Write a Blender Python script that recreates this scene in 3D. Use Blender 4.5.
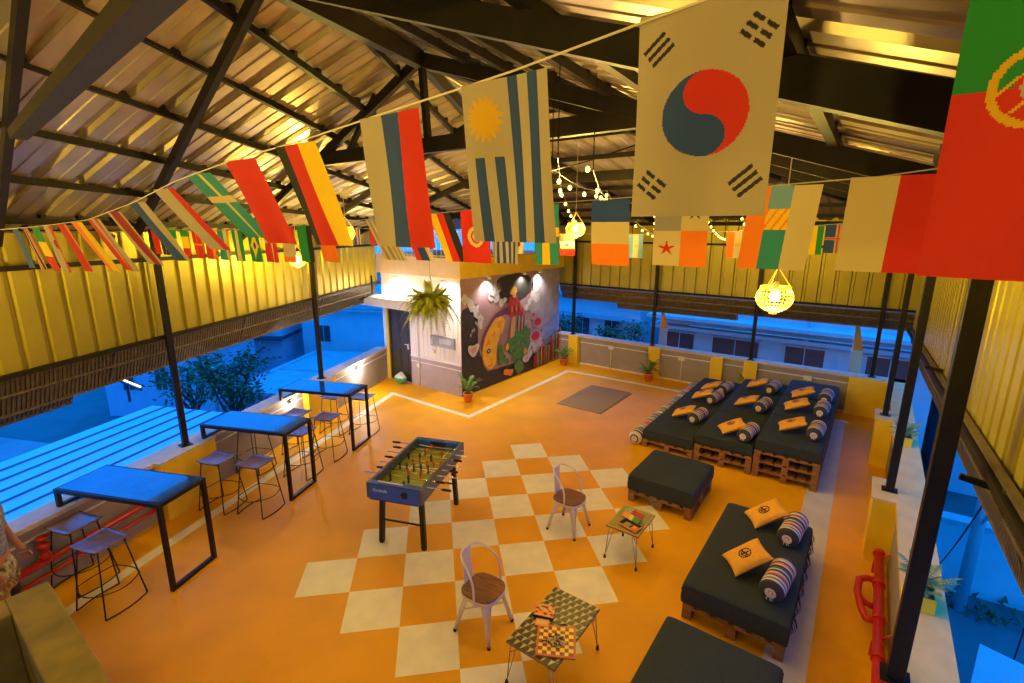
import bpy, bmesh, math, random
from mathutils import Vector, Matrix, noise
for _o in list(bpy.data.objects): bpy.data.objects.remove(_o)
SC = bpy.context.scene; COL = SC.collection
PI = math.pi; R = math.radians
random.seed(7)
# ---------------------------------------------------------------- camera, world, exposure
cam = bpy.data.objects.new('camera', bpy.data.cameras.new('camera')); COL.objects.link(cam); SC.camera = cam
cam.data.sensor_width = 36.0; cam.data.lens = 17.26; cam.data.clip_start = 0.05; cam.data.clip_end = 300
cr, cu, cf = Vector((.80585, .59210, .00350)), Vector((-.13618, .17958, .97427)), Vector((-.57624, .78560, -.22535))
cam.matrix_world = Matrix(((cr.x, cu.x, -cf.x, 4.5335), (cr.y, cu.y, -cf.y, -2.2567), (cr.z, cu.z, -cf.z, 3.8662), (0, 0, 0, 1)))
world = bpy.data.worlds.new('dusk'); SC.world = world; world.use_nodes = True
wb = world.node_tree.nodes['Background']; wb.inputs[0].default_value = (0.002, 0.19, 0.80, 1); wb.inputs[1].default_value = 2.75
SC.view_settings.view_transform = 'Standard'; SC.view_settings.look = 'None'
SC.view_settings.gamma = 1.0; SC.view_settings.use_curve_mapping = False; SC.view_settings.exposure = 0.2
WARM = (1.0, .72, .12)
def lamp_light(name, loc, watt, color, parent=None, radius=.06, kind='POINT', direction=None, angle=100, blend=.8):
    l = bpy.data.lights.new(name, kind); l.energy = watt; l.color = color; l.shadow_soft_size = radius
    o = bpy.data.objects.new(name, l); COL.objects.link(o); o.location = loc
    if kind == 'SPOT': l.spot_size = R(angle); l.spot_blend = blend
    if direction is not None: o.rotation_euler = Vector(direction).to_track_quat('-Z', 'Y').to_euler()
    if parent: o.parent = parent
    return o
# ---------------------------------------------------------------- materials
MATS = {}
def mat(name, col=(.5, .5, .5), rough=.5, metal=0., var=0., scale=6., col2=None, emit=0., emcol=None, bump=0., trans=0., coat=0., spec=.5, stretch=None, alpha=None):
    if name in MATS: return MATS[name]
    m = bpy.data.materials.new(name); m.use_nodes = True; nt = m.node_tree; b = nt.nodes['Principled BSDF']
    b.inputs['Roughness'].default_value = rough; b.inputs['Metallic'].default_value = metal
    b.inputs['Coat Weight'].default_value = coat; b.inputs['Specular IOR Level'].default_value = spec
    if trans: b.inputs['Transmission Weight'].default_value = trans
    c2 = col2 or tuple(c * (1 - var) for c in col)
    tc = nt.nodes.new('ShaderNodeTexCoord'); mp = nt.nodes.new('ShaderNodeMapping'); nt.links.new(tc.outputs['Object'], mp.inputs[0])
    if stretch: mp.inputs['Scale'].default_value = stretch
    nz = nt.nodes.new('ShaderNodeTexNoise'); nz.inputs['Scale'].default_value = scale; nz.inputs['Detail'].default_value = 5; nt.links.new(mp.outputs[0], nz.inputs[0])
    rp = nt.nodes.new('ShaderNodeValToRGB'); rp.color_ramp.elements[0].position = .35; rp.color_ramp.elements[1].position = .65
    rp.color_ramp.elements[0].color = (*c2, 1); rp.color_ramp.elements[1].color = (*col, 1)
    nt.links.new(nz.outputs[0], rp.inputs[0]); nt.links.new(rp.outputs[0], b.inputs['Base Color'])
    if bump:
        bp = nt.nodes.new('ShaderNodeBump'); bp.inputs['Strength'].default_value = bump; bp.inputs['Distance'].default_value = .01
        nt.links.new(nz.outputs[0], bp.inputs['Height']); nt.links.new(bp.outputs[0], b.inputs['Normal'])
    if emit: b.inputs['Emission Color'].default_value = (*(emcol or col), 1); b.inputs['Emission Strength'].default_value = emit
    MATS[name] = m; return m
def cloth(name, col):
    if name in MATS: return MATS[name]
    m = bpy.data.materials.new(name); m.use_nodes = True; nt = m.node_tree; b = nt.nodes['Principled BSDF']; out = nt.nodes['Material Output']
    b.inputs['Base Color'].default_value = (*col, 1); b.inputs['Roughness'].default_value = .9
    t = nt.nodes.new('ShaderNodeBsdfTranslucent'); t.inputs[0].default_value = (*col, 1)
    tc = nt.nodes.new('ShaderNodeTexCoord'); w = nt.nodes.new('ShaderNodeTexWave'); w.inputs['Scale'].default_value = 160; nt.links.new(tc.outputs['Object'], w.inputs[0])
    bp = nt.nodes.new('ShaderNodeBump'); bp.inputs['Strength'].default_value = .1; nt.links.new(w.outputs[1], bp.inputs['Height']); nt.links.new(bp.outputs[0], b.inputs['Normal'])
    mx = nt.nodes.new('ShaderNodeMixShader'); mx.inputs[0].default_value = .45
    nt.links.new(b.outputs[0], mx.inputs[1]); nt.links.new(t.outputs[0], mx.inputs[2]); nt.links.new(mx.outputs[0], out.inputs[0])
    MATS[name] = m; return m
M_floor = mat('orange_screed', (.90, .42, .003), .48, var=.14, scale=1.3, bump=.05, spec=.3)
M_white_paint = mat('white_floor_paint', (.92, .84, .62), .42, var=.10, scale=5)
M_strip = mat('walkway_paint_blue_shade', (.66, .62, .70), .5, var=.12, scale=4)  # white strip; the lilac of blue light and shade is in its colour
M_capr = mat('yellowed_cap', (.80, .56, .20), .65, var=.12, scale=5)
M_parapet = mat('mauve_grey_paint', (.33, .29, .28), .6, var=.12, scale=3)
M_cap = mat('cement_cap', (.62, .52, .40), .7, var=.15, scale=8, bump=.2)
M_yellow = mat('yellow_paint', (.88, .58, .02), .55, var=.10, scale=4)
M_stripe = mat('white_trim_paint', (.8, .76, .7), .5, var=.05)
M_wwall = mat('white_wall_paint', (.80, .76, .72), .55, var=.06, scale=3)
M_mauve = mat('mauve_wall_paint', (.42, .36, .40), .55, var=.08)
M_black = mat('black_steel', (.014, .011, .009), .38, var=.3, scale=20, spec=.3)
M_roofsteel = mat('dark_steel', (.014, .010, .007), .55, var=.35, scale=9, spec=.25)
M_sheet = mat('galvanised_sheet', (.48, .39, .28), .34, metal=.55, var=.22, scale=2.2, stretch=(1, 1, 1))
M_clad = mat('cladding_sheet', (.43, .35, .035), .38, metal=.45, var=.10, scale=2.5)
M_louver = mat('louvre_metal', (.17, .14, .09), .45, metal=.5, var=.35, scale=14)
M_blue = mat('foosball_blue', (.02, .09, .55), .45, var=.12)
M_tabletop = mat('sky_reflection_top', (.03, .14, .42), .13, metal=.35, var=.25, scale=4, coat=.8)  # blue base colour stands in for sky mirrored in the glossy top
M_stool = mat('stool_seat_metal', (.34, .22, .26), .25, metal=.35, var=.25, scale=5)
M_chair = mat('lilac_grey_metal', (.74, .64, .66), .38, metal=.25, var=.1)
M_wood = mat('seat_wood', (.30, .10, .03), .4, col2=(.10, .07, .03), scale=5, stretch=(1.2, 9, 1))
M_pallet = mat('pallet_wood', (.32, .15, .045), .7, col2=(.17, .08, .025), scale=4, stretch=(2, 8, 8), bump=.2)
M_mattress = mat('dark_teal_canvas', (.022, .034, .036), .85, var=.18, scale=30, bump=.15)
M_cushion = mat('mustard_cushion', (.86, .40, .025), .8, var=.1, scale=20, bump=.1)
M_ink = mat('black_print', (.015, .012, .012), .7)
M_terra = mat('terracotta', (.85, .24, .04), .65, var=.15)
M_soil = mat('soil', (.05, .03, .02), .95, var=.3)
M_leaf = mat('leaf_green', (.16, .30, .05), .5, col2=(.07, .17, .03), scale=9)
M_fern = mat('fern_yellow_green', (.42, .42, .04), .55, col2=(.16, .22, .02), scale=7)
M_red = mat('red_pipe_paint', (.62, .02, .015), .35, var=.15)
M_concrete = mat('mustard_concrete', (.27, .20, .025), .85, col2=(.16, .12, .02), scale=3.5, bump=.4)
M_glow = mat('bulb_glow', (1, .72, .25), .4, emit=14, emcol=(1, .62, .16))
M_cage = mat('glowing_lamp_wire', (.95, .60, .10), .3, metal=.6, emit=1.2, emcol=(1, .5, .03))  # wires emit too, imitating a globe filled with the bulb's light
M_fairy = mat('fairy_bulb_glow', (1, .8, .3), .4, emit=7, emcol=(1, .62, .10))
M_spot = mat('spot_glow', (1, .95, .9), .4, emit=14, emcol=(1, .93, .84))
M_cord = mat('cream_cord', (.62, .54, .42), .8)
M_carpet = mat('grey_carpet', (.36, .25, .17), .95, var=.2, scale=60, bump=.3)
M_door = mat('door_dark', (.05, .042, .036), .6, var=.2)
M_plastic = mat('white_plastic', (.75, .70, .64), .45, var=.04)
# ---------------------------------------------------------------- mesh builder
def lin(a, b, t): return a + (b - a) * t
class MB:
    def __init__(s): s.v = []; s.f = []; s.mi = []; s.sm = []
    def add(s, vs, fs, m=0, smooth=False):
        o = len(s.v); s.v += [Vector(v) for v in vs]
        for f in fs: s.f.append([o + i for i in f]); s.mi.append(m); s.sm.append(smooth)
        return s
    def box(s, c, size, rz=0., m=0, axes=None):
        x, y, z = [k / 2 for k in size]; c = Vector(c)
        if axes is None: axes = (Vector((math.cos(rz), math.sin(rz), 0)), Vector((-math.sin(rz), math.cos(rz), 0)), Vector((0, 0, 1)))
        vs = [c + axes[0] * a * x + axes[1] * b * y + axes[2] * d * z for d in (-1, 1) for b in (-1, 1) for a in (-1, 1)]
        return s.add(vs, [(0, 2, 3, 1), (4, 5, 7, 6), (0, 1, 5, 4), (2, 6, 7, 3), (0, 4, 6, 2), (1, 3, 7, 5)], m)
    def bb(s, x0, x1, y0, y1, z0, z1, m=0): return s.box(((x0 + x1) / 2, (y0 + y1) / 2, (z0 + z1) / 2), (abs(x1 - x0), abs(y1 - y0), abs(z1 - z0)), 0, m)
    def bar(s, p, q, w, h=None, m=0, up=(0, 0, 1)):
        p, q = Vector(p), Vector(q); d = q - p; L = d.length; d = d.normalized(); up = Vector(up)
        if abs(d.dot(up)) > .98: up = Vector((1, 0, 0))
        a = d.cross(up).normalized(); b = a.cross(d)
        return s.box((p + q) / 2, (L, w, h or w), m=m, axes=(d, a, b))
    def tube(s, pts, r, n=8, m=0, caps=True, closed=False):
        pts = [Vector(p) for p in pts]; rs = r if isinstance(r, (list, tuple)) else [r] * len(pts); o = []; N = len(pts)
        ref = None
        for i, p in enumerate(pts):
            if closed: d = (pts[(i + 1) % N] - pts[i - 1])
            else: d = (pts[min(i + 1, N - 1)] - pts[max(i - 1, 0)])
            d = d.normalized() if d.length > 1e-9 else Vector((0, 0, 1))
            if ref is None: ref = Vector((0, 0, 1)) if abs(d.z) < .9 else Vector((1, 0, 0))
            a = (ref - d * ref.dot(d)).normalized(); b = d.cross(a); ref = a
            for k in range(n): t = 2 * PI * k / n; o.append(p + (a * math.cos(t) + b * math.sin(t)) * rs[i])
        fs = []
        for i in range(N if closed else N - 1):
            j = (i + 1) % N
            for k in range(n): fs.append((i * n + k, i * n + (k + 1) % n, j * n + (k + 1) % n, j * n + k))
        s.add(o, fs, m, n > 5)
        if caps and not closed: s.add([], [], m); b0 = len(s.v) - len(o); s.f += [[b0 + k for k in range(n)][::-1], [b0 + (N - 1) * n + k for k in range(n)]]; s.mi += [m, m]; s.sm += [False, False]
        return s
    def lathe(s, prof, c=(0, 0, 0), n=20, m=0, ax=None):
        c = Vector(c); q = Vector((0, 0, 1)).rotation_difference(Vector(ax)) if ax else None; vs = []
        for r, z in prof:
            for k in range(n):
                v = Vector((r * math.cos(2 * PI * k / n), r * math.sin(2 * PI * k / n), z))
                if q: v = q @ v
                vs.append(c + v)
        fs = [(i * n + k, i * n + (k + 1) % n, (i + 1) * n + (k + 1) % n, (i + 1) * n + k) for i in range(len(prof) - 1) for k in range(n)]
        return s.add(vs, fs, m, True)
    def ball(s, c, r, n=10, m=0, sq=(1, 1, 1)):
        k = n // 2 + 1; prof = [(math.sin(PI * i / k) * r, -math.cos(PI * i / k) * r) for i in range(k + 1)]
        o = len(s.v); s.lathe(prof, (0, 0, 0), n, m)
        for i in range(o, len(s.v)): v = s.v[i]; s.v[i] = Vector((v.x * sq[0], v.y * sq[1], v.z * sq[2])) + Vector(c)
        return s
    def prism(s, poly, z0, z1, m=0):
        n = len(poly); return s.add([(x, y, z0) for x, y in poly] + [(x, y, z1) for x, y in poly], [list(range(n))[::-1], list(range(n, 2 * n))] + [(i, (i + 1) % n, n + (i + 1) % n, n + i) for i in range(n)], m)
    def grid(s, fn, nu, nv, mfn=None, smooth=True):
        vs = [fn(i / nu, j / nv) for j in range(nv + 1) for i in range(nu + 1)]; o = len(s.v); s.v += [Vector(v) for v in vs]
        for j in range(nv):
            for i in range(nu):
                a = o + j * (nu + 1) + i; s.f.append([a, a + 1, a + nu + 2, a + nu + 1]); s.mi.append(mfn((i + .5) / nu, (j + .5) / nv) if mfn else 0); s.sm.append(smooth)
        return s
    def build(s, name, mats, parent=None, world=False, bevel=0., solid=0., fixn=False):
        if not isinstance(mats, (list, tuple)): mats = [mats]
        off = Vector((0, 0, 0))
        if world and parent is not None:
            p = parent
            while p is not None: off += p.location; p = p.parent
        me = bpy.data.meshes.new(name); me.from_pydata([v - off for v in s.v], [], s.f)
        for m in mats: me.materials.append(m)
        me.polygons.foreach_set('material_index', s.mi); me.polygons.foreach_set('use_smooth', s.sm); me.update()
        o = bpy.data.objects.new(name, me); COL.objects.link(o)
        if parent is not None: o.parent = parent
        if bevel: b = o.modifiers.new('bevel', 'BEVEL'); b.width = bevel; b.segments = 3; b.limit_method = 'ANGLE'; b.angle_limit = R(50)
        if solid: b = o.modifiers.new('solid', 'SOLIDIFY'); b.thickness = solid
        return o
def tag(o, label, cat, group=None, kind=None):
    o['label'] = label; o['category'] = cat
    if group: o['group'] = group
    if kind: o['kind'] = kind
    return o
def thing(name, label, cat, loc=(0, 0, 0), rz=0., group=None):
    o = bpy.data.objects.new(name, None); COL.objects.link(o); o.location = loc; o.rotation_euler = (0, 0, rz); o.empty_display_size = .1
    return tag(o, label, cat, group)
def struct(o): o['kind'] = 'structure'; return o
KIDS = {}
def copy_tree(o, parent=None):
    c = o.copy(); COL.objects.link(c)
    if parent is not None: c.parent = parent
    for ch in list(o.children): copy_tree(ch, c)
    return c
def place(src, loc, rz, label, group=None, first=False, scale=None):
    o = src if first else copy_tree(src); o.location = loc; o.rotation_euler = (0, 0, rz); o['label'] = label
    if group: o['group'] = group
    if scale: o.scale = scale
    return o
# ---------------------------------------------------------------- site frame helpers
S = .57; RT = math.sqrt(.5)
def tile(i, j): return ((i - j) * RT * S, (i + j) * RT * S)
LP = Vector((-2.19, -1.64, 0)); LD = Vector((-.4005, .9163, 0)); LN = Vector((-.9163, -.4005, 0)); LROT = math.atan2(LD.y, LD.x)
def LW(s_, d, z=0.): return LP + LD * s_ + LN * d + Vector((0, 0, z))
PH = .83   # parapet height
# ---------------------------------------------------------------- floor with painted marks
f = MB()
c0, c1 = LW(-3.5, .2), LW(8.15, .2)
f.prism([(c0.x, c0.y), (5.35, c0.y), (5.35, 10.35), (-2.9, 10.35), (-2.9, 5.9), (c1.x, 5.9)], -.25, 0, 0)
def decal(mb, poly, z, m):
    n = len(poly); mb.prism(poly, 0.0005, z, m)
k = RT * S
for r in range(4):
    for t in range(6):
        i, j = r + t, -r + t
        q = [tile(i, j), tile(i + 1, j), tile(i + 1, j + 1), tile(i, j + 1)]
        decal(f, q, .0025, 1)
def stripe(mb, pts, w, z, m=1):
    for a, b in zip(pts[:-1], pts[1:]):
        a, b = Vector((*a, 0)), Vector((*b, 0)); d = (b - a).normalized(); n_ = Vector((-d.y, d.x, 0)) * w / 2; a = a - d * w / 2 ; b = b + d * w / 2
        decal(mb, [tuple((a - n_).xy), tuple((b - n_).xy), tuple((b + n_).xy), tuple((a + n_).xy)], z, m)
stripe(f, [(-1.36, -2.3), (-4.36, 5.05)], .14, .003)
stripe(f, [(-4.36, 5.05), (-1.92, 5.02)], .12, .0034)
stripe(f, [(-1.92, 5.02), (-1.96, 9.24)], .12, .0038)
stripe(f, [(-1.96, 9.24), (4.45, 9.45)], .12, .0042)
decal(f, [(4.22, -2.6), (4.58, -2.6), (4.46, 9.4), (4.12, 9.4)], .0046, 2)
struct(f.build('floor', [M_floor, M_white_paint, M_strip]))
# ---------------------------------------------------------------- left parapet wall
def corrug(fnpos, length, pitch=.24, depth=.03, rib=.05):
    """profile break positions along the length -> list of (t, offset)"""
    out = []; t = 0
    while t < length:
        out += [(t, 0), (t + pitch - rib * 1.6, 0), (t + pitch - rib * 1.25, depth), (t + pitch - rib * .35, depth)]; t += pitch
    out.append((t, 0)); return [(min(a, length), b) for a, b in out]
def sheet_wall(mb, base, d, n_, L, z0, z1, pitch=.24, depth=.035, tilt=0., m=0, drop=0.):
    pr_ = corrug(None, L, pitch, depth)
    vs = []
    for t, off in pr_:
        p = base + d * t
        vs.append(p + n_ * off + Vector((0, 0, z0 + drop * t)) + n_ * tilt); vs.append(p + n_ * off + Vector((0, 0, z1)))
    mb.add(vs, [(2 * i, 2 * i + 2, 2 * i + 3, 2 * i + 1) for i in range(len(pr_) - 1)], m)
def louvre_band(mb, base, d, n_, L, z_top, z_bot, slat=.045, drop=0.):
    """hanging screen: top rail, two offset rows of fine upright slats, bottom rail"""
    zm = (z_top + z_bot) / 2; up = Vector((0, 0, 1))
    def P(t, o, z): return base + d * t + n_ * o + up * (z + drop * t)
    mb.bar(P(0, 0, z_top), P(L, 0, z_top), .04, .03); mb.bar(P(0, .06, zm + .02), P(L, .06, zm + .02), .03, .025); mb.bar(P(0, .16, z_bot), P(L, .16, z_bot), .03, .035)
    for o0, za, o1, zb_ in ((.015, z_top, .065, zm + .02), (.085, zm, .165, z_bot)): mb.add([P(0, o0, za), P(L, o0, za), P(L, o1, zb_), P(0, o1, zb_)], [(0, 1, 2, 3)])
    t = 0.
    while t < L:
        mb.bar(P(t, .01, z_top), P(t, .06, zm), .008, .026, up=d); mb.bar(P(t + slat / 2, .07, zm + .03), P(t + slat / 2, .15, z_bot), .008, .028, up=d); t += slat
    for t in [x * 2.2 + .4 for x in range(int(L / 2.2) + 1)]:
        if t < L: mb.bar(P(t, -.01, z_top), P(t, .17, z_bot), .04, .03, up=d)
w = MB(); L0, L1 = -3.4, 8.16
w.box(LW((L0 + L1) / 2, .11, (PH - .05) / 2), (L1 - L0, .20, PH - .05), LROT)
w.box(LW((L0 + L1) / 2, .12, PH - .025), (L1 - L0, .30, .05), LROT, 1)
w.box(LW((L0 + L1) / 2, .002, PH - .17), (L1 - L0, .012, .022), LROT, 2)
wall_left = struct(w.build('wall_left', [M_parapet, M_cap, M_stripe]))
for a, b in ((1.5, 2.4), (4.65, 5.6), (-1.6, -.8)):
    MB().box(LW((a + b) / 2, -.05, (PH - .02) / 2), (b - a, .14, PH - .02), LROT).box(LW((a + b) / 2, -.05, PH - .01), (b - a + .02, .16, .022), LROT, 1).build('pilaster', [M_yellow, M_cap], wall_left)
c = MB(); sheet_wall(c, LW(L0, .16), LD, LN, L1 - L0, 2.30, 3.86, .245, drop=.018); cl = c.build('cladding', M_clad, wall_left, solid=.006)
MB().bar(LW(L0, .10, 3.86), LW(L1, .10, 3.86), .09, .09).bar(LW(L0, .11, 3.45), LW(L1, .11, 3.45), .05, .05).bar(LW(L0, .11, 2.31), LW(L1, .11, 2.52), .05, .05).build('girt', M_roofsteel, wall_left)
c = MB(); louvre_band(c, LW(L0, .16), LD, LN, L1 - L0, 2.28, 1.86, drop=.018); c.build('louvre_screen', M_louver, wall_left)
c = MB(); louvre_band(c, LW(L0, .34), LD, LN, 4.45, 1.98, 1.72, drop=.018); c.build('louvre_screen', M_louver, wall_left)
# ---------------------------------------------------------------- back parapet wall
BY = 10.15
w = MB(); w.bb(-2.9, 5.35, BY, BY + .2, 0, PH - .05).bb(-2.9, 5.38, BY - .03, BY + .25, PH - .05, PH, 1).bb(-2.8, 5.1, BY - .012, BY, PH - .20, PH - .178, 2).bb(-2.8, 5.1, BY - .012, BY, 0, .03, 2)
wall_back = struct(w.build('wall_back', [M_parapet, M_cap, M_stripe]))
for a, b in ((-2.42, -2.12), (.0, .30), (1.58, 1.86), (2.33, 2.62), (4.40, 5.08)):
    MB().bb(a, b, BY - .13, BY, 0, PH - .02).build('pilaster', M_yellow, wall_back)
c = MB(); sheet_wall(c, Vector((-3.6, BY + .16, 0)), Vector((1, 0, 0)), Vector((0, 1, 0)), 8.95, 2.25, 4.16, .29); c.build('cladding', M_clad, wall_back, solid=.006)
MB().bar((-2.9, BY + .09, 3.98), (5.35, BY + .09, 3.98), .09).bar((-2.9, BY + .10, 3.5), (5.35, BY + .10, 3.5), .05).bar((-2.9, BY + .10, 2.27), (5.35, BY + .10, 2.27), .05).build('girt', M_roofsteel, wall_back)
c = MB(); louvre_band(c, Vector((-2.9, BY + .12, 0)), Vector((1, 0, 0)), Vector((0, 1, 0)), 8.25, 2.22, 1.86); c.build('louvre_screen', M_louver, wall_back)
c = MB(); louvre_band(c, Vector((-1.2, BY + .30, 0)), Vector((1, 0, 0)), Vector((0, 1, 0)), 3.15, 1.95, 1.68); c.build('louvre_screen', M_louver, wall_back)
# conduits and socket boxes
g = 'switch boxes along the back parapet'
for x, lab in ((-1.11, 'white switch box with thin conduit on the back parapet, nearest the painted wall'), (.85, 'white switch box with thin conduit on the back parapet, right of the middle potted palm'), (3.65, 'white switch box with thin conduit on the back parapet, behind the highest daybed')):
    t = thing('switch_box', lab, 'switch box', (x, BY - .03, .6), 0, g)
    MB().box((0, 0, .02), (.16, .05, .10)).box((0, -.028, .02), (.05, .008, .05)).build('box', M_plastic, t, bevel=.006)
    MB().tube([(0, .01, -.03), (0, .01, -.59)], .011, 6).build('conduit', M_plastic, t)
# ---------------------------------------------------------------- right parapet wall
RX = 5.12
w = MB(); w.bb(RX, RX + .2, -5, BY + .2, 0, PH - .05).bb(RX - .03, RX + .27, -5, BY + .25, PH - .05, PH, 1).bb(RX - .012, RX, -5, BY, PH - .16, PH - .14, 2)
wall_right = struct(w.build('wall_right', [M_parapet, M_capr, M_stripe]))
for a, b in ((7.45, 8.0), (4.42, 5.0)):
    MB().bb(RX - .24, RX, a, b, 0, PH - .03).bb(RX - .26, RX, a - .01, b + .01, PH - .03, PH - .002, 1).build('pilaster', [M_yellow, M_capr], wall_right)
c = MB(); sheet_wall(c, Vector((RX + .18, BY + .2, 0)), Vector((0, -1, 0)), Vector((1, 0, 0)), 15.2, 1.86, 4.26, .25, drop=.068); c.build('cladding', M_clad, wall_right, solid=.006)
MB().bar((RX + .11, -5, 4.02), (RX + .11, BY + .2, 4.02), .09).bar((RX + .12, -5, 2.90), (RX + .12, BY + .2, 1.88), .05).build('girt', M_roofsteel, wall_right)
c = MB(); louvre_band(c, Vector((RX + .14, BY + .2, 0)), Vector((0, -1, 0)), Vector((1, 0, 0)), 15.2, 1.92, 1.36, .05, drop=.068); c.build('louvre_screen', M_louver, wall_right)
c = MB(); louvre_band(c, Vector((RX + .34, 4.2, 0)), Vector((0, -1, 0)), Vector((1, 0, 0)), 9, 1.94, 1.66, .05, drop=.068); c.build('louvre_screen', M_louver, wall_right)
MB().bar((RX + .02, 1.7, 2.35), (RX + .9, 1.7, 2.2), .035).bar((RX + .02, 4.85, 2.35), (RX + .9, 4.85, 2.2), .035).build('bracket', M_roofsteel, wall_right)
w = MB(); w.bb(-1.2, 5.35, -5.2, -5.0, 0, 5.6)
struct(w.build('wall_rear_sky_block', [M_clad]))  # unseen wall, added to keep blue sky light off the front
# ---------------------------------------------------------------- mural block: door wall, mural wall, balcony
MX, MY = -2.86, 5.85
w = MB()
w.bb(-5.55, -5.35, MY, MY + .2, 0, 2.76, 0)                    # left jamb strip
w.bb(-4.55, MX, MY, MY + .2, .78, 2.76, 0).bb(-5.35, -4.55, MY, MY + .2, 1.98, 2.76, 0)
w.bb(-4.55, MX, MY, MY + .2, 0, .74, 1).bb(-4.55, MX, MY - .015, MY + .2, .74, .78, 2).bb(-4.55, MX, MY - .01, MY, .62, .64, 2)
for i in range(12): w.bb(-4.5 + i * .14, -4.492 + i * .14, MY - .008, MY, .8, 1.96, 2)
w.bb(-5.7, MX, MY + .2, 10.3, 0, .02, 1)
wall_inner = struct(w.build('wall_front', [M_wwall, M_mauve, M_stripe]))
MB().bb(-5.42, -5.34, MY - .03, MY + .1, 0, 1.98).build('door_post', M_yellow, wall_inner)
door = MB().bb(-5.34, -4.56, MY + .05, MY + .10, .01, 1.97)
for z0, z1 in ((.15, .85), (1.0, 1.82)):
    for x0, x1 in ((-5.26, -4.98), (-4.92, -4.64)): door.bb(x0, x1, MY + .035, MY + .05, z0, z1).bb(x0 + .05, x1 - .05, MY + .025, MY + .035, z0 + .06, z1 - .06)
door_o = struct(door.build('door_1', M_door, None, bevel=.004))
MB().box((-4.65, MY + .02, .95), (.03, .04, .14)).tube([(-4.65, MY + .0, 1.0), (-4.76, MY - .0, 1.0)], .01, 8).build('door_handle', M_stripe, door_o)
MB().bb(-5.34, -5.30, MY + .0, MY + .05, .02, 1.97).bb(-4.60, -4.56, MY, MY + .05, .02, 1.97).bb(-5.34, -4.56, MY, MY + .05, 1.93, 1.98).build('door_frame', M_door, door_o)
w = MB().bb(MX - .2, MX, MY + .2, BY, 0, 2.76, 0)
M_mauvepink = mat('mural_mauve', (.46, .30, .34), .6, var=.25, scale=2.2)
mcols = [M_mauvepink, mat('mural_charcoal', (.045, .040, .036), .6, var=.3), mat('mural_white', (.66, .66, .70), .6, var=.25, scale=9), mat('mural_plum', (.20, .06, .14), .6, var=.3), mat('mural_gold', (.88, .56, .03), .6, col2=(.70, .36, .02), scale=6), mat('mural_red', (.50, .05, .03), .6, var=.4, scale=14), mat('mural_tan', (.62, .36, .14), .6), mat('mural_green', (.10, .30, .05), .6, col2=(.05, .16, .03), scale=9), mat('mural_crimson', (.50, .03, .06), .6), mat('mural_greycloud', (.46, .42, .46), .6, var=.25, scale=4), mat('mural_blue', (.32, .42, .62), .6, col2=(.20, .26, .42), scale=5), mat('mural_orange', (.80, .25, .03), .6), mat('mural_pink', (.60, .32, .36), .6), M_yellow]
wall_mural = struct(w.build('wall_mural', [M_wwall]))
mu = MB(); mu.bb(MX, MX + .006, MY + .01, BY - .01, .01, 2.75, 0)
LAY = [0.008]
def blob(pts, m, sub=3, rough=.03):
    n_ = len(pts); P = [Vector(p) for p in pts]
    for _ in range(sub):
        Q = []
        for i in range(len(P)): a, b = P[i], P[(i + 1) % len(P)]; Q += [a * .75 + b * .25, a * .25 + b * .75]
        P = Q
    if rough: P = [p + Vector((noise.noise(Vector((p.x * 7, p.y * 7, m))) * rough, noise.noise(Vector((p.x * 7, p.y * 7, m + 9))) * rough)) for p in P]
    P = [Vector((min(max(p.x, MY + .012), BY - .012), min(max(p.y, .012), 2.74))) for p in P]
    LAY[0] += .0009; x = MX + LAY[0]; o = len(mu.v)
    bmx = bmesh.new(); vs = [bmx.verts.new((x, p.x, p.y)) for p in P]
    try: fc = bmx.faces.new(vs)
    except Exception: bmx.free(); return
    bmesh.ops.triangulate(bmx, faces=[fc]); bmx.verts.index_update(); mu.v += [v.co.copy() for v in bmx.verts]
    for t_ in bmx.faces: mu.f.append([o + v.index for v in t_.verts]); mu.mi.append(m); mu.sm.append(False)
    bmx.free()
def disc(y, z, ry, rz_, m, n_=18, wob=.0): blob([(y + ry * math.cos(2 * PI * i / n_), z + rz_ * math.sin(2 * PI * i / n_)) for i in range(n_)], m, 1, wob)
blob([(5.80, 2.05), (6.1, 2.1), (6.35, 2.0), (6.46, 1.72), (6.42, 1.3), (6.6, .62), (6.9, .3), (6.9, -.1), (5.8, -.1)], 1)
blob([(5.82, .4), (6.7, .42), (8.15, .36), (9.0, .5), (10.3, .85), (10.3, -.09), (5.86, -.1)], 1)
blob([(7.13, 2.72), (8.55, 2.75), (8.8, 2.25), (8.13, 1.98), (7.39, 2.02), (7.22, 2.35)], 1)
blob([(5.83, 2.45), (6.25, 2.3), (6.55, 1.95), (6.66, 1.5), (6.52, 1.45), (6.38, 1.85), (6.1, 2.1), (5.83, 2.2)], 2, 3, .12)
blob([(8.72, 2.75), (10.3, 2.75), (10.3, 1.3), (9.64, 1.1), (9.08, 1.0), (8.45, 1.72), (8.75, 2.2)], 9, 3, .1)
for y, z, r in ((8.9, 2.3, .15), (8.75, 2.1, .13), (8.95, 2.0, .14), (8.6, 1.93, .1), (8.45, 1.8, .1), (6.95, 2.25, .12), (7.15, 2.2, .13), (7.35, 2.05, .1), (7.5, 2.1, .08)): disc(y, z, r, r, 2, 14, .03)
for i in range(15):
    a = PI * (.12 + .76 * i / 14); yy, zz = 7.05, 2.25; L = .42 + .06 * math.sin(i * 3)
    e = (yy + math.cos(a) * L * .9, zz + math.sin(a) * L); mdp = (yy + math.cos(a) * L * .5 + .03 * math.sin(i), zz + math.sin(a) * L * .5)
    nx, nz = -math.sin(a) * .012, math.cos(a) * .012
    blob([(yy - nx, zz - nz), (mdp[0] - nx, mdp[1] - nz), (e[0], e[1]), (mdp[0] + nx, mdp[1] + nz), (yy + nx, zz + nz)], 2, 0, 0)
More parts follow.
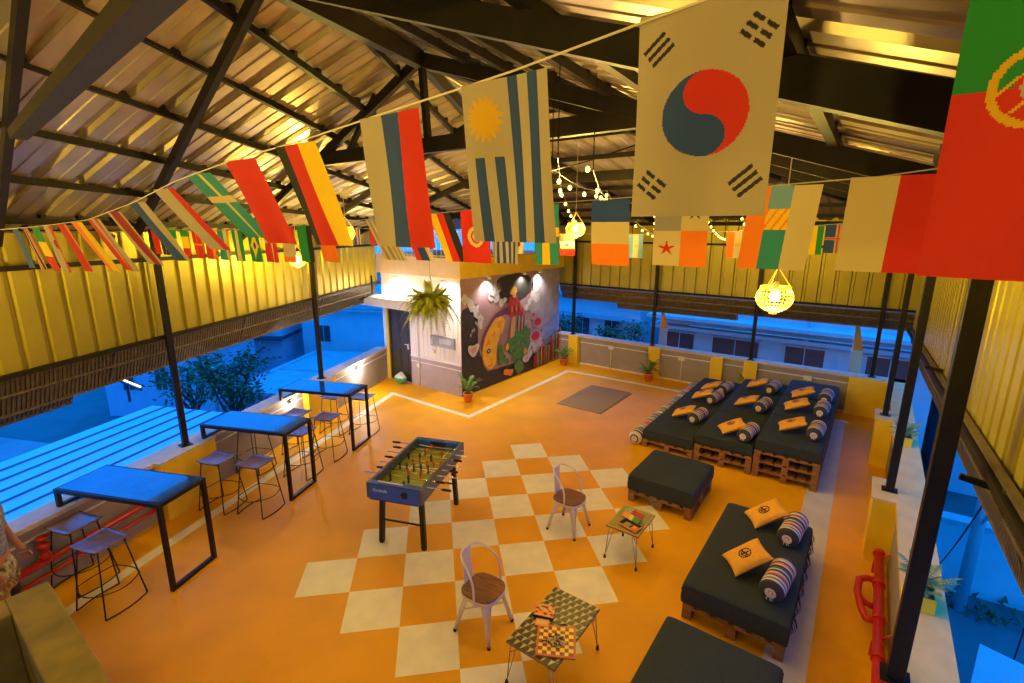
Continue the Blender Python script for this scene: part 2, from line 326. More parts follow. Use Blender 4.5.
blob([(8.15, .62), (8.76, .85), (9.53, 1.25), (10.3, 1.6), (10.3, .8), (9.21, .55), (8.56, .40)], 10, 3, .14)
for y, z, r in ((8.3, .62, .13), (8.5, .7, .14), (8.75, .82, .15), (8.9, .62, .15), (9.1, .75, .15), (8.6, .5, .12)): disc(y, z, r, r * .9, 2, 14, .03)
blob([(7.70, 1.95), (7.45, 1.90), (7.0, 1.80), (6.65, 1.45), (6.50, 1.15), (6.56, .9), (6.7, 1.3), (7.05, 1.6), (7.4, 1.78), (7.75, 1.68)], 3)
blob([(7.2, 1.76), (7.5, 1.66), (7.42, 1.41), (7.25, 1.22), (7.10, .97), (7.12, .57), (6.9, .42), (6.62, .60), (6.55, .96), (6.64, 1.26), (6.87, 1.55)], 4)
for i in range(6): blob([(6.62 + i * .10, 1.02 + i * .09), (6.70 + i * .10, .98 + i * .09), (6.86 + i * .09, 1.14 + i * .085), (6.80 + i * .09, 1.2 + i * .085)], 11 if i % 2 else 4, 1, .01)
disc(6.80, .93, .08, .06, 1); disc(6.80, .93, .035, .03, 2); disc(6.86, .55, .12, .04, 11)
blob([(7.66, 2.2), (7.98, 2.2), (8.25, 1.72), (8.19, 1.58), (7.90, 1.66), (7.66, 1.62), (7.55, 1.9)], 5, 2, .06)
for i in range(6): blob([(7.62 + i * .10, 1.72 + .05 * (i % 2)), (7.66 + i * .09, 2.02), (7.68 + i * .1, 1.75)], 11 if i % 2 else 1, 1, .0)
blob([(7.64, 2.24), (7.72, 2.36), (7.85, 2.46), (7.96, 2.34), (7.98, 2.24), (7.80, 2.20)], 4, 2, .02); disc(7.84, 2.2, .08, .075, 6, 12)
blob([(7.74, 1.66), (7.92, 1.63), (7.84, 1.0), (7.62, 1.02)], 6, 1, .01)
for i in range(6): blob([(7.98 + i * .07, 1.64), (8.02 + i * .07, 1.64), (7.98 + i * .07, 1.12), (7.94 + i * .07, 1.12)], 6 if i % 2 else 1, 0, 0)
for q, mm in (([(7.12, .95), (7.44, .88), (7.50, .55), (7.21, .42)], 7), ([(7.5, 1.04), (8.0, 1.22), (8.6, 1.35), (8.61, .70), (8.2, .42), (7.6, .62)], 7), ([(7.86, .45), (8.28, .42), (8.21, .03), (7.86, .05)], 7)): blob(q, mm, 2, .12)
for i in range(9):
    y, z = 7.25 + (i % 5) * .27, .45 + (i // 5) * .38 + .06 * math.sin(i * 5)
    blob([(y, z), (y + .10, z + .10), (y + .02, z + .25), (y - .09, z + .12)], 7 if i % 2 else 11 if i == 4 else 4 if i == 6 else 7, 2, .01)
blob([(7.34, .33), (7.55, .30), (7.81, .22), (7.72, .09), (7.39, .18)], 11, 2, .04)
for y, z, a in ((8.91, 1.35, .22), (8.81, .97, .26)): disc(y, z, a * 1.15, a * .7, 12); disc(y, z, a * .8, a * .5, 8)
disc(8.69, 1.58, .11, .07, 12); disc(8.69, 1.58, .06, .04, 8); disc(8.37, .42, .17, .11, 2); disc(8.37, .42, .08, .05, 12)
blob([(6.19, .86), (5.98, 1.08), (6.02, 1.24), (6.19, 1.17), (6.36, 1.24), (6.41, 1.08)], 2, 3, 0); disc(6.19, 1.08, .11, .07, 12)
for i in range(7): disc(6.1 + .06 * i, 1.45 + .09 * i * (1 if i % 2 else .6), .03, .05, 9, 8)
for i in range(22):
    y = 8.75 + i * .066; h = .28 + .30 * abs(math.sin(i * 2.3)) + i * .022; mm = (8, 5, 11, 10, 7, 4)[i % 6]
    blob([(y, .04), (y + .025, .04), (y + .04, h), (y + .02, h + .06), (y - .01, h)], mm, 1, .02)
    if i % 3 == 0: disc(y + .02, h + .08, .05, .05, mm, 8)
mural = mu.build('mural', mcols, wall_mural)
for i, (y, z) in enumerate(((7.3, .66), (7.62, .92), (7.95, 1.02), (8.3, 1.1), (7.85, .62), (8.2, .72), (8.42, .95), (8.08, .28))):   # pale leaf veins
    for k_ in range(5): a = .5 + k_ * .5; blob([(y, z), (y + .012, z), (y + .13 * math.cos(a), z + .13 * math.sin(a))], 13 if i % 2 else 2, 0, 0)
for i, (y, z) in enumerate(((6.02, 1.75), (6.12, 1.55), (6.25, 1.62), (6.2, 1.35), (6.05, .62), (6.3, .48), (6.62, .3), (7.0, .2))): disc(y, z, .04, .03, (6, 12, 9)[i % 3], 8, .01)
for i in range(9): y = 9.2 + i * .11; blob([(y, .3), (y + .03, .3), (y + .06, .62 + .05 * (i % 3)), (y + .1, .8), (y + .03, .75), (y, .6)], (10, 11, 8, 7)[i % 4], 2, .02)
blob([(8.62, 2.7), (8.78, 2.7), (8.72, 2.35), (8.6, 2.1), (8.55, 2.3)], 6, 2, .04); blob([(8.66, 2.6), (8.72, 2.6), (8.68, 2.3), (8.62, 2.25)], 1, 1, .02)
# balcony slab, railing
w = MB(); w.bb(-6.4, MX + .04, MY - .04, BY + .2, 2.76, 3.2, 0)
w.bb(MX + .04, MX + .055, MY - .04, BY + .2, 2.76, 3.2, 1)
balcony = struct(w.build('trim_1', [mat('beige_slab_paint', (.74, .56, .42), .6, var=.06), M_yellow]))
rl = thing('balcony_railing', 'white metal railing with upright bars on top of the balcony slab', 'railing', (-4.5, MY, 3.2))
b = MB(); b.bar((-6.3, MY, 3.78), (MX, MY, 3.78), .035); b.bar((-6.3, MY, 3.24), (MX, MY, 3.24), .03); b.bar((MX, MY, 3.78), (MX, BY, 3.78), .035); b.bar((MX, MY, 3.24), (MX, BY, 3.24), .03); b.build('rail', M_plastic, rl, True)
b = MB()
for i in range(26): x = -6.3 + i * .138; b.bar((x, MY, 3.2), (x, MY, 3.78), .016)
for i in range(32): y = MY + i * .136; b.bar((MX, y, 3.2), (MX, y, 3.78), .016)
b.build('baluster', M_plastic, rl, True)
struct(MB().bb(-6.0, -3.25, MY - .55, MY, 2.02, 2.2).bb(-6.0, -3.25, MY - .57, MY - .55, 2.0, 2.22).build('trim_2', M_wwall))
# downpipe bracket by the balcony
tag(MB().tube([LW(7.5, -.05, 2.75), LW(7.5, -.05, 2.3), LW(6.9, -.05, 2.25)], .02, 6).build('drain_pipe', M_black), 'thin black pipe bend below the balcony corner beside the corrugated sheets', 'pipe')
# sign panel
t = thing('notice_panel', 'grey framed panel hung on the white wall behind the hanging fern', 'panel', (-3.42, MY - .02, 1.25))
MB().box((0, 0, 0), (.78, .03, .26)).build('board', mat('slate_panel', (.26, .25, .30), .4, var=.2), t, bevel=.004)
MB().box((-.33, -.02, 0), (.06, .012, .2)).box((.1, -.018, .02), (.4, .006, .12)).build('insert', [mat('pale_panel', (.42, .40, .46), .4)], t)
tag(MB().box((-3.72, MY - .025, .98), (.08, .04, .08)).tube([(-4.25, MY - .02, .02), (-4.25, MY - .02, 1.9)], .012, 6).box((-4.25, MY - .03, .55), (.09, .04, .1)).build('light_switch', M_plastic), 'white wall switch and conduit beside the dark door', 'switch')
# ---------------------------------------------------------------- roof
def xe(y): return LP.x + (y - LP.y) * LD.x / LD.y - .13
N1 = Vector((.54, 1.6, 5.66)); BL = Vector((-2.7, 10.4, 4.0)); BR = Vector((5.25, 10.4, 4.08)); RE = 5.25
def ridge(y):
    if y <= 1.6: t = (1.6 - y) / 1.5; return (.54 + .27 * t, 5.66 + .015 * t)
    t = (y - 1.6) / 8.8; return (lin(N1.x, BL.x, t), lin(N1.z, BL.z, t))
def ridgeR(y):
    if y <= 1.6: return ridge(y)
    t = (y - 1.6) / 8.8; return (lin(N1.x, BR.x, t), lin(N1.z, BR.z, t))
def zL(x, y): xr, zr = ridge(y); e = xe(y); return lin(3.80, zr, min(max((x - e) / (xr - e), 0), 1.02))
def zR(x, y): xr, zr = ridgeR(y); return lin(4.12, zr, (RE - x) / max(RE - xr, .02)) if RE - xr > .05 else 4.1
def zB(x, y): return N1.z + (y - 1.6) * (4.04 - N1.z) / 8.8
def clip(poly, p, d):
    ts = []
    for a, b in zip(poly, poly[1:] + poly[:1]):
        ax, ay = a; ex, ey = b[0] - ax, b[1] - ay; den = d[0] * ey - d[1] * ex
        if abs(den) < 1e-9: continue
        t = ((ax - p[0]) * ey - (ay - p[1]) * ex) / den; u_ = ((ax - p[0]) * d[1] - (ay - p[1]) * d[0]) / den
        if -1e-6 <= u_ <= 1 + 1e-6: ts.append(t)
    return (min(ts), max(ts)) if len(ts) > 1 and max(ts) - min(ts) > 1e-3 else None
def roof_sheet(mb, poly, o, d, nrm, zf, L, pitch, depth):
    prof = []; t = 0
    while t < L:
        prof += [(t, 0), (t + pitch * .34, 0), (t + pitch * .36, -.008), (t + pitch * .38, 0), (t + pitch * .68, 0), (t + pitch * .72, depth), (t + pitch * .96, depth)]; t += pitch
    rows = []
    for t, off in prof:
        p = (o[0] + d[0] * t, o[1] + d[1] * t); c_ = clip(poly, p, nrm)
        if c_ is None: rows.append(None); continue
        a, b = c_; rows.append([Vector((p[0] + nrm[0] * v, p[1] + nrm[1] * v, zf(p[0] + nrm[0] * v, p[1] + nrm[1] * v) + off)) for v in [lin(a, b, k_ / 8) for k_ in range(9)]])
    for A, B in zip(rows[:-1], rows[1:]):
        if A is None or B is None: continue
        o_ = len(mb.v); mb.v += A + B
        for k_ in range(8): mb.f.append([o_ + k_, o_ + k_ + 1, o_ + 9 + k_ + 1, o_ + 9 + k_]); mb.mi.append(0); mb.sm.append(False)
polyL = [(xe(-5), -5), (ridge(-5)[0], -5), (N1.x, N1.y), (BL.x, BL.y), (xe(10.4), 10.4)]
polyR = [(RE, -5), (RE, 10.4), (N1.x, N1.y), (ridge(-5)[0], -5)]
polyB = [(N1.x, N1.y), (BR.x, BR.y), (BL.x, BL.y)]
rf = MB()
roof_sheet(rf, polyL, (xe(-5) + 0, -5), (LD.x, LD.y), (.9163, .4005), zL, 22, .36, .045)
roof_sheet(rf, polyR, (RE, -5), (0, 1), (-1, 0), zR, 15.4, .36, .045)
roof_sheet(rf, polyB, (BL.x, 10.4), (1, 0), (0, -1), zB, 8.0, .36, .045)
ceiling = struct(rf.build('ceiling', M_sheet, solid=.004))
def purlin(a, b, w_=.045, h=.07):
    MB().bar(a, b, w_, h).build('purlin', M_roofsteel, ceiling)
def cleats(a, b, mb, step=.36):
    a, b = Vector(a), Vector(b); L = (b - a).length; d = (b - a).normalized(); t = .1
    while t < L: p = a + d * t; mb.box(p + Vector((0, 0, .045)), (.05, .05, .05), LROT); t += step
clm = MB()
for kd in range(0, 8):      # left slope, parallel to the left wall
    dd = .30 + kd * .56
    o = LW(-6, .13 - dd); c_ = clip(polyL, (o.x, o.y), (LD.x, LD.y))
    if c_ is None: continue
    pts = [Vector((o.x + LD.x * v, o.y + LD.y * v, 0)) for v in (c_[0], (c_[0] + min(c_[1], 15)) / 2, min(c_[1], 15))]
    P = [Vector((p.x, p.y, zL(p.x, p.y) - .06)) for p in pts]
    m_ = MB()
    for a, b in zip(P[:-1], P[1:]): m_.bar(a, b, .045, .06); cleats(a, b, clm)
    m_.build('purlin', M_roofsteel, ceiling)
for x in (4.75, 4.22, 3.15, 2.65, 2.15, 1.7, 1.2):
    c_ = clip(polyR, (x, 0), (0, 1)); y0, y1 = -5, c_[1]; a, b = Vector((x, y0, zR(x, max(y0, -5)) - .06)), Vector((x, y1, zR(x, y1) - .06)); mid = Vector((x, min(1.6, y1), zR(x, min(1.6, y1)) - .06))
    MB().bar(a, mid, .05, .07).bar(mid, b, .05, .07).build('purlin', M_roofsteel, ceiling); cleats(a, mid, clm)
for y in (9.6, 8.7, 7.8, 6.9, 6.0, 5.1, 4.2, 3.3):
    c_ = clip(polyB, (0, y), (1, 0)); z = zB(0, y) - .06; MB().bar((c_[0], y, z), (c_[1], y, z), .05, .07).build('purlin', M_roofsteel, ceiling)
clm.build('purlin_clips', M_roofsteel, ceiling)
_rc = MB()
for a_, b_ in ((Vector((ridge(-5)[0], -5, ridge(-5)[1])), N1), (N1, BL), (N1, BR)): _rc.bar(a_ + Vector((0, 0, .05)), b_ + Vector((0, 0, .05)), .42, .012)
_rc.build('ridge_cap', M_sheet, ceiling)
def rafter(a, b, w_=.08, h=.13, nm='rafter'): return MB().bar(a, b, w_, h).build(nm, M_roofsteel, ceiling)
def rp(x, y, zf): return Vector((x, y, zf(x, y) - .14))
for yl, y, yr in ((-4.4, -4.4, -4.4), (-1.30, -1.36, -1.45), (-.03, -.15, -.35), (1.6, 1.6, 1.6)):
    rx = ridge(y)[0]; rafter(rp(xe(yl) + .1, yl, zL), rp(rx, y, zL), .055, .10); rafter(rp(rx, y, zR), rp(RE - .1, yr, zR), .08, .13)
for y in (3.1, 4.7, 6.5):
    rafter(rp(xe(y) + .1, y, zL), rp(ridge(y)[0], y, zL), .06, .10); rafter(rp(ridgeR(y)[0], y, zR), rp(RE - .1, y, zR), .07, .11)
rafter(rp(ridge(-5)[0], -5, zL), rp(N1.x, N1.y, zL), .10, .16, 'ridge_beam')
rafter(N1 - Vector((0, 0, .14)), BL - Vector((0, 0, .12)), .08, .13, 'hip_rafter'); rafter(N1 - Vector((0, 0, .14)), BR - Vector((0, 0, .12)), .08, .13, 'hip_rafter')
for x in (.02, 2.4):
    ya = 1.6 + (8.8 * (N1.x - x) / (N1.x - BL.x) if x < N1.x else 8.8 * (x - N1.x) / (BR.x - N1.x)); rafter((x, ya, zB(x, ya) - .12), (x, 10.3, zB(x, 10.3) - .12))
rafter((-1.72, 1.62, 4.70), (3.2, 1.62, 4.70), .08, .15, 'tie_beam')
rafter((-.03, -1.42, 4.44), (3.7, -1.72, 4.44), .085, .06, 'tie_beam')
rafter((-1.6, 4.7, 4.62), (3.0, 4.7, 4.62), .08, .14, 'tie_beam'); rafter((-3.0, 7.0, 4.42), (3.3, 7.0, 4.42), .06, .12, 'tie_beam')
MB().bar((.6, 1.62, 4.70), (.54, 1.62, 5.5), .06).bar((-.8, 1.62, 4.70), (-.2, 1.62, 5.3), .05).bar((1.6, 1.62, 4.70), (1.3, 1.62, 5.35), .05).build('web_strut', M_roofsteel, ceiling)
# thin stay wires under the left roof
# ---------------------------------------------------------------- posts
gp = 'black steel posts around the terrace'
def post(x, y, z0, z1, lab, s_=.075):
    t = thing('steel_post', lab, 'post', (x, y, z0), 0, gp)
    MB().bar((0, 0, 0), (0, 0, z1 - z0), s_).build('shaft', M_black, t, bevel=.006); MB().box((0, 0, .006), (s_ + .07, s_ + .07, .012)).build('base_plate', M_black, t)
    return t
p = LW(2.06, .05); post(p.x, p.y, PH, 3.9, 'black steel post on the left parapet between the front and middle bar tables')
p = LW(5.35, .05); post(p.x, p.y, PH, 3.95, 'black steel post on the left parapet behind the farthest bar table')
post(-2.38, BY + .06, PH, 4.0, 'black steel post on the back parapet next to the painted wall')
post(.02, BY + .06, PH, 4.0, 'black steel post on the back parapet behind the middle potted palm')
post(2.44, BY + .06, PH, 4.0, 'black steel post on the back parapet behind the round hanging lamp')
post(4.78, BY + .1, PH, 4.0, 'black steel post at the corner of the back and right parapets')
post(5.0, 7.72, PH - .01, 4.05, 'black steel post on the right parapet, farthest of the three there', .08)
post(5.03, 4.72, PH - .01, 4.05, 'black steel post on the right parapet, middle one of the three', .085)
post(5.03, 1.60, PH - .01, 4.05, 'thick black steel post nearest the viewer on the right parapet', .10)
# ---------------------------------------------------------------- bar tables
def make_bar_table():
    t = thing('bar_table', '', 'bar table'); L, W, H = 1.42, .60, 1.05; b = .045
    MB().bb(-L / 2 + .03, L / 2 - .03, -W / 2 + .03, W / 2 - .03, H - .012, H + .004).build('table_top', M_tabletop, t)
    MB().bb(-L / 2, L / 2, -W / 2, -W / 2 + b, H - b, H).bb(-L / 2, L / 2, W / 2 - b, W / 2, H - b, H).bb(-L / 2, -L / 2 + b, -W / 2 + b, W / 2 - b, H - b, H).bb(L / 2 - b, L / 2, -W / 2 + b, W / 2 - b, H - b, H).build('frame', M_black, t, bevel=.003)
    for s in (-1, 1):
        MB().bb(L / 2 - b, L / 2, s * (W / 2 - b / 2) - b / 2, s * (W / 2 - b / 2) + b / 2, 0, H - b).build('leg', M_black, t, bevel=.003)
        MB().bb(-L / 2, -L / 2 + b, s * (W / 2 - b / 2) - b / 2, s * (W / 2 - b / 2) + b / 2, PH, H - b).build('short_leg', M_black, t, bevel=.003)
    MB().bb(L / 2 - b, L / 2, -W / 2 + b, W / 2 - b, 0, b).build('foot_rail', M_black, t, bevel=.003)
    MB().bb(-L / 2, -L / 2 + b, -W / 2 + b, W / 2 - b, PH, PH + .03).build('wall_rail', M_black, t, bevel=.003)
    return t
bt = make_bar_table(); gt = 'bar tables with sky-tinted tops along the left parapet'; dxy = (LD.x, LD.y)
def bt_loc(cx, cy): # centre of outer leg pair -> table centre
    return (cx + LN.x * .69, cy + LN.y * .69, 0)
TR = math.atan2(-LN.y, -LN.x)
for i, (cx, cy, lab) in enumerate(((-1.265, -.465, 'black framed bar table with sky-tinted glossy top nearest the viewer, at the lower left'), (-1.945, 1.29, 'black framed bar table with sky-tinted glossy top, middle of the three by the left parapet'), (-2.605, 2.84, 'black framed bar table with sky-tinted glossy top farthest from the viewer, near the dark door'))):
    place(bt, bt_loc(cx, cy), TR, lab, gt, i == 0)
# ---------------------------------------------------------------- wire stools
def make_stool():
    t = thing('bar_stool', '', 'stool'); H = .75
    def seat(u, v):
        x, y = (u - .5) * .37, (v - .5) * .34; return (x, y, H - .018 + .014 * (2 * u - 1) ** 2 - .012 * (1 - (2 * v - 1) ** 2))
    MB().grid(seat, 12, 8).build('seat', M_stool, t, solid=.012)
    top, bot = .145, .21
    for sx in (-1, 1):
        for sy in (-1, 1): MB().tube([(sx * top, sy * (top - .02), H - .02), (sx * bot, sy * bot, .01)], .0075, 6).build('leg', M_black, t)
    def at(z): k_ = lin(bot, top, z / H); return k_
    q = at(.27); P = []
    for a, b in (((-q, -q), (q, -q)), ((q, -q), (q, q)), ((q, q), (-q, q)), ((-q, q), (-q, -q))):
        for k_ in range(6): s = k_ / 6; x, y = lin(a[0], b[0], s), lin(a[1], b[1], s); bow = 1 + .28 * math.sin(PI * s); P.append((x * (bow if abs(a[0] - b[0]) < .01 else 1), y * (bow if abs(a[1] - b[1]) < .01 else 1), .27 - .02 * math.sin(PI * s)))
    MB().tube(P, .006, 6, closed=True).build('foot_ring', M_black, t)
    for s in (-1, 1):
        MB().tube([(s * bot, -bot, .008), (s * (bot + .025), -bot / 2, .008), (s * (bot + .035), 0, .008), (s * (bot + .025), bot / 2, .008), (s * bot, bot, .008)], .0075, 6).build('sled_rail', M_black, t)
    for s in (-1, 1): MB().bar((-top, s * top, H - .045), (top, s * top, H - .045), .012).build('seat_bracket', M_black, t)
    return t
st = make_stool(); gs = 'wire bar stools at the bar tables'
for i, (x, y, rz, lab) in enumerate((
    (-2.10, -1.24, 19, 'wire bar stool with bluish seat beside the red pipes, left of the nearest bar table'),
    (-1.48, -1.17, 19, 'wire bar stool with a worn patch on its seat, nearest the viewer'),
    (-2.49, .39, 22, 'wire bar stool by the yellow pilaster, left one in front of the middle bar table'),
    (-1.96, .66, 20, 'wire bar stool with brownish seat, right one in front of the middle bar table'),
    (-3.20, 1.22, 25, 'wire bar stool whose legs only show under the middle bar table'),
    (-2.45, 1.60, 22, 'wire bar stool half hidden behind the outer end of the middle bar table'),
    (-3.22, 2.00, 22, 'wire bar stool against the parapet in front of the farthest bar table'),
    (-2.66, 2.22, 24, 'wire bar stool with brownish seat in front of the farthest bar table'),
    (-3.52, 2.92, 24, 'wire bar stool whose legs only show under the farthest bar table'),
    (-3.02, 3.22, 24, 'wire bar stool behind the farthest bar table, nearest the dark door'))):
    place(st, (x, y, 0), R(rz), lab, gs, i == 0)
# ---------------------------------------------------------------- foosball table
t = thing('foosball_table', 'dark blue foosball table with silver rods on the checkered floor', 'foosball table', (.065, 1.79, 0), R(20.8))
W, L, zt, zb = .72, 1.38, .90, .70
M_fside = mat('foosball_side', (.07, .09, .14), .4, var=.1); M_field = mat('playfield_green', (.26, .32, .02), .4, var=.2, scale=4)
b = MB(); b.bb(-W / 2, -W / 2 + .04, -L / 2, L / 2, zb, zt).bb(W / 2 - .04, W / 2, -L / 2, L / 2, zb, zt)
b.build('side_panel', M_fside, t, bevel=.006)
MB().bb(-W / 2 + .04, W / 2 - .04, -L / 2, -L / 2 + .09, zb - .02, zt).build('end_panel', M_blue, t, bevel=.006); MB().bb(-W / 2 + .04, W / 2 - .04, L / 2 - .09, L / 2, zb, zt).build('end_panel', M_blue, t, bevel=.006)
MB().bb(-W / 2 + .02, W / 2 - .02, -L / 2 + .02, L / 2 - .02, zb, zb + .03).build('cabinet_bottom', M_fside, t)
def fld(u, v):
    x, y = (u - .5) * 2, (v - .5) * 2
    for a in (abs(y) < .012, abs(abs(x) - .9) < .012 , abs(abs(y) - .92) < .008, abs(math.hypot(x * .5, y) - .2) < .012, abs(abs(y) - .66) < .01 and abs(x) < .5, abs(abs(x) - .5) < .02 and abs(y) > .66):
        if a: return 1
    return 0
MB().grid(lambda u, v: ((u - .5) * (W - .08), (v - .5) * (L - .18), zb + .075), 60, 110, fld, False).build('playfield', [M_field, M_plastic], t)
MB().box((0, -L / 2 + .085, zt - .04), (.24, .012, .06)).box((0, L / 2 - .085, zt - .04), (.24, .012, .06)).tube([(-.22, -L / 2 + .05, zt + .008), (.10, -L / 2 + .04, zt + .008)], .009, 8, 1).build('goal', [M_ink, M_plastic], t)
MB().lathe([(.0, .0), (.045, .0), (.045, .008), (.03, .01), (.028, .004), (0, .004)], (.14, -L / 2 - .0, .80), 18, 0, (0, -1, 0)).build('ball_return', M_ink, t)
cu_ = bpy.data.curves.new('brand_script', 'FONT'); cu_.body = 'Garlando'; cu_.size = .052; cu_.extrude = .001; cu_.shear = .25
to = bpy.data.objects.new('tmp', cu_); COL.objects.link(to); bpy.context.view_layer.update()
me = bpy.data.meshes.new_from_object(to.evaluated_get(bpy.context.evaluated_depsgraph_get())); bpy.data.objects.remove(to)
lo = bpy.data.objects.new('lettering', me); COL.objects.link(lo); me.materials.clear(); me.materials.append(M_plastic); lo.parent = t; lo.location = (-.28, -L / 2 - .002, .80); lo.rotation_euler = (R(90), 0, 0)
MB().box((0, -L / 2 - .001, zb - .012), (W - .06, .004, .008)).box((0, -L / 2 - .001, zt - .008), (W - .06, .004, .008)).build('edge_trim', M_ink, t)
for sx in (-1, 1):
    for sy in (-1, 1):
        MB().bar((sx * .26, sy * .50, zb), (sx * .29, sy * .53, .015), .055, .055).build('leg', M_black, t)
        MB().lathe([(.0, 0), (.032, 0), (.030, .02), (0, .02)], (sx * .29, sy * .53, 0), 12).build('foot', M_black, t)
for sy in (-1, 1): MB().bar((-.28, sy * .52, .32), (.28, sy * .52, .32), .018).build('crossbar', M_black, t)
M_rod = mat('chrome_rod', (.75, .72, .66), .15, metal=.9); M_figA = mat('player_dark', (.03, .03, .05), .5); M_figB = mat('player_red', (.5, .06, .02), .5)
for i in range(8):
    y = -L / 2 + .17 + i * (L - .34) / 7; side = 1 if i in (0, 1, 3, 5) else -1; sh = (.05, -.09, .12, -.04, .07, -.1, .03, -.06)[i]
    rd = MB().tube([(-W / 2 - .13 + sh, y, zt - .05), (W / 2 + .13 + sh, y, zt - .05)], .0065, 8).build('rod', M_rod, t)
    xx = side * (W / 2 + .13) + sh; MB().tube([(xx, y, zt - .05), (xx + side * .02, y, zt - .05), (xx + side * .03, y, zt - .05), (xx + side * .12, y, zt - .05)], [.010, .015, .017, .014], 10).build('handle', M_black, rd)
    n_ = (1, 2, 3, 5, 5, 3, 2, 1)[i]
    for j in range(n_):
        x = sh + (j - (n_ - 1) / 2) * (.5 / max(n_, 2)); m_ = M_figA if i in (0, 1, 3, 5) else M_figB
        MB().box((x, y, zt - .05), (.026, .024, .034)).box((x, y, zt - .088), (.018, .016, .05)).box((x, y - .004, zt - .118), (.02, .026, .014)).ball((x, y, zt - .022), .012, 8).build('player', m_, rd)
b = MB()
for s in (-1, 1):
    for j in range(8): b.bb(-W / 2 + .06, -W / 2 + .06, 0, 0, 0, 0) if False else b.ball((s * (W / 2 - .02), -.2 + j * .03, zt + .006), .008, 6)
b.build('score_beads', M_figB, t)
# ---------------------------------------------------------------- metal chairs
def make_chair():
    t = thing('cafe_chair', '', 'chair'); H = .45
    def sq(a, r=.185, e=3.2):
        c_, s_ = math.cos(a), math.sin(a); k_ = (abs(c_) ** e + abs(s_) ** e) ** (-1 / e); return (c_ * k_ * r * (1.04), s_ * k_ * r)
    n = 36; b = MB(); rings = []
    for r_, z in ((0, H + .004), (.12, H + .002), (.172, H + .008), (.185, H + .004), (.186, H - .012), (.17, H - .018), (0, H - .018)):
        rings.append([(sq(2 * PI * k_ / n, max(r_, .001))[0], sq(2 * PI * k_ / n, max(r_, .001))[1], z) for k_ in range(n)])
    vs = [p for r_ in rings for p in r_]; b.add(vs, [(i * n + k_, i * n + (k_ + 1) % n, (i + 1) * n + (k_ + 1) % n, (i + 1) * n + k_) for i in range(len(rings) - 1) for k_ in range(n)], 0, True)
    b.build('seat', M_wood, t)
    b = MB(); vs = []
    for r_, z in ((.178, H - .016), (.184, H - .022), (.184, H - .05), (.17, H - .052)):
        vs += [(sq(2 * PI * k_ / n, r_)[0], sq(2 * PI * k_ / n, r_)[1], z) for k_ in range(n)]
    b.add(vs, [(i * n + k_, i * n + (k_ + 1) % n, (i + 1) * n + (k_ + 1) % n, (i + 1) * n + k_) for i in range(3) for k_ in range(n)], 0, True); b.build('seat_pan', M_chair, t, solid=.002)
    for sx in (-1, 1):
        for sy in (-1, 1):   # folded sheet legs, wide at the top
            b = MB(); secs = []
            for z, wd, off in ((H - .03, .115, .118), (H - .12, .085, .138), (.2, .05, .165), (.02, .028, .20)):
                cx_, cy_ = sx * off, sy * off; tx, ty = -sx * RT, sy * RT  # tangent around the corner
                ox, oy = sx * RT * .018, sy * RT * .018
                secs += [(cx_ + tx * wd * RT * .7 - ox, cy_ + ty * wd * RT * .7 - oy, z), (cx_ + ox, cy_ + oy, z), (cx_ - tx * wd * RT * .7 - ox, cy_ - ty * wd * RT * .7 - oy, z)]
            b.add(secs, [(3 * i + k_, 3 * i + k_ + 1, 3 * i + k_ + 4, 3 * i + k_ + 3) for i in range(3) for k_ in range(2)], 0, True)
            lg = b.build('leg', M_chair, t, solid=.006)
            MB().lathe([(0, 0), (.016, 0), (.018, .025), (0, .03)], (sx * .203, sy * .203, 0), 10).build('foot_cap', M_ink, lg)
    b = MB(); b.bar((-.15, -.15, .24), (.15, .15, .24), .014, .006).bar((-.15, .15, .235), (.15, -.15, .235), .014, .006); b.build('cross_brace', M_chair, t)
    P = []
    for k_ in range(25):
        a = PI * k_ / 24; sa = max(0., math.sin(a)); ca = math.cos(a); P.append((.05 - .25 * sa ** 2.4, .222 * math.copysign(abs(ca) ** .5, ca), H - .03 + .40 * sa ** .55))
    MB().tube(P, .0105, 8).build('back_hoop', M_chair, t)
    MB().grid(lambda u, v: (-.17 - .035 * (1 - v) - .012 * math.cos((u - .5) * 2), (u - .5) * (.155 - .05 * v * (1 - v) * 2), H - .03 + (1 - v) * .40), 6, 8).build('back_splat', M_chair, t, solid=.003)
    return t
ch = make_chair(); gc = 'lilac grey metal chairs with wooden seats'
place(ch, (1.72, 2.86, 0), R(0), 'lilac grey metal chair with round wooden seat, the farther one beside the small table', gc, True)
place(ch, (1.875, .91, 0), R(4), 'lilac grey metal chair with wooden seat nearest the viewer, beside the patterned table', gc)
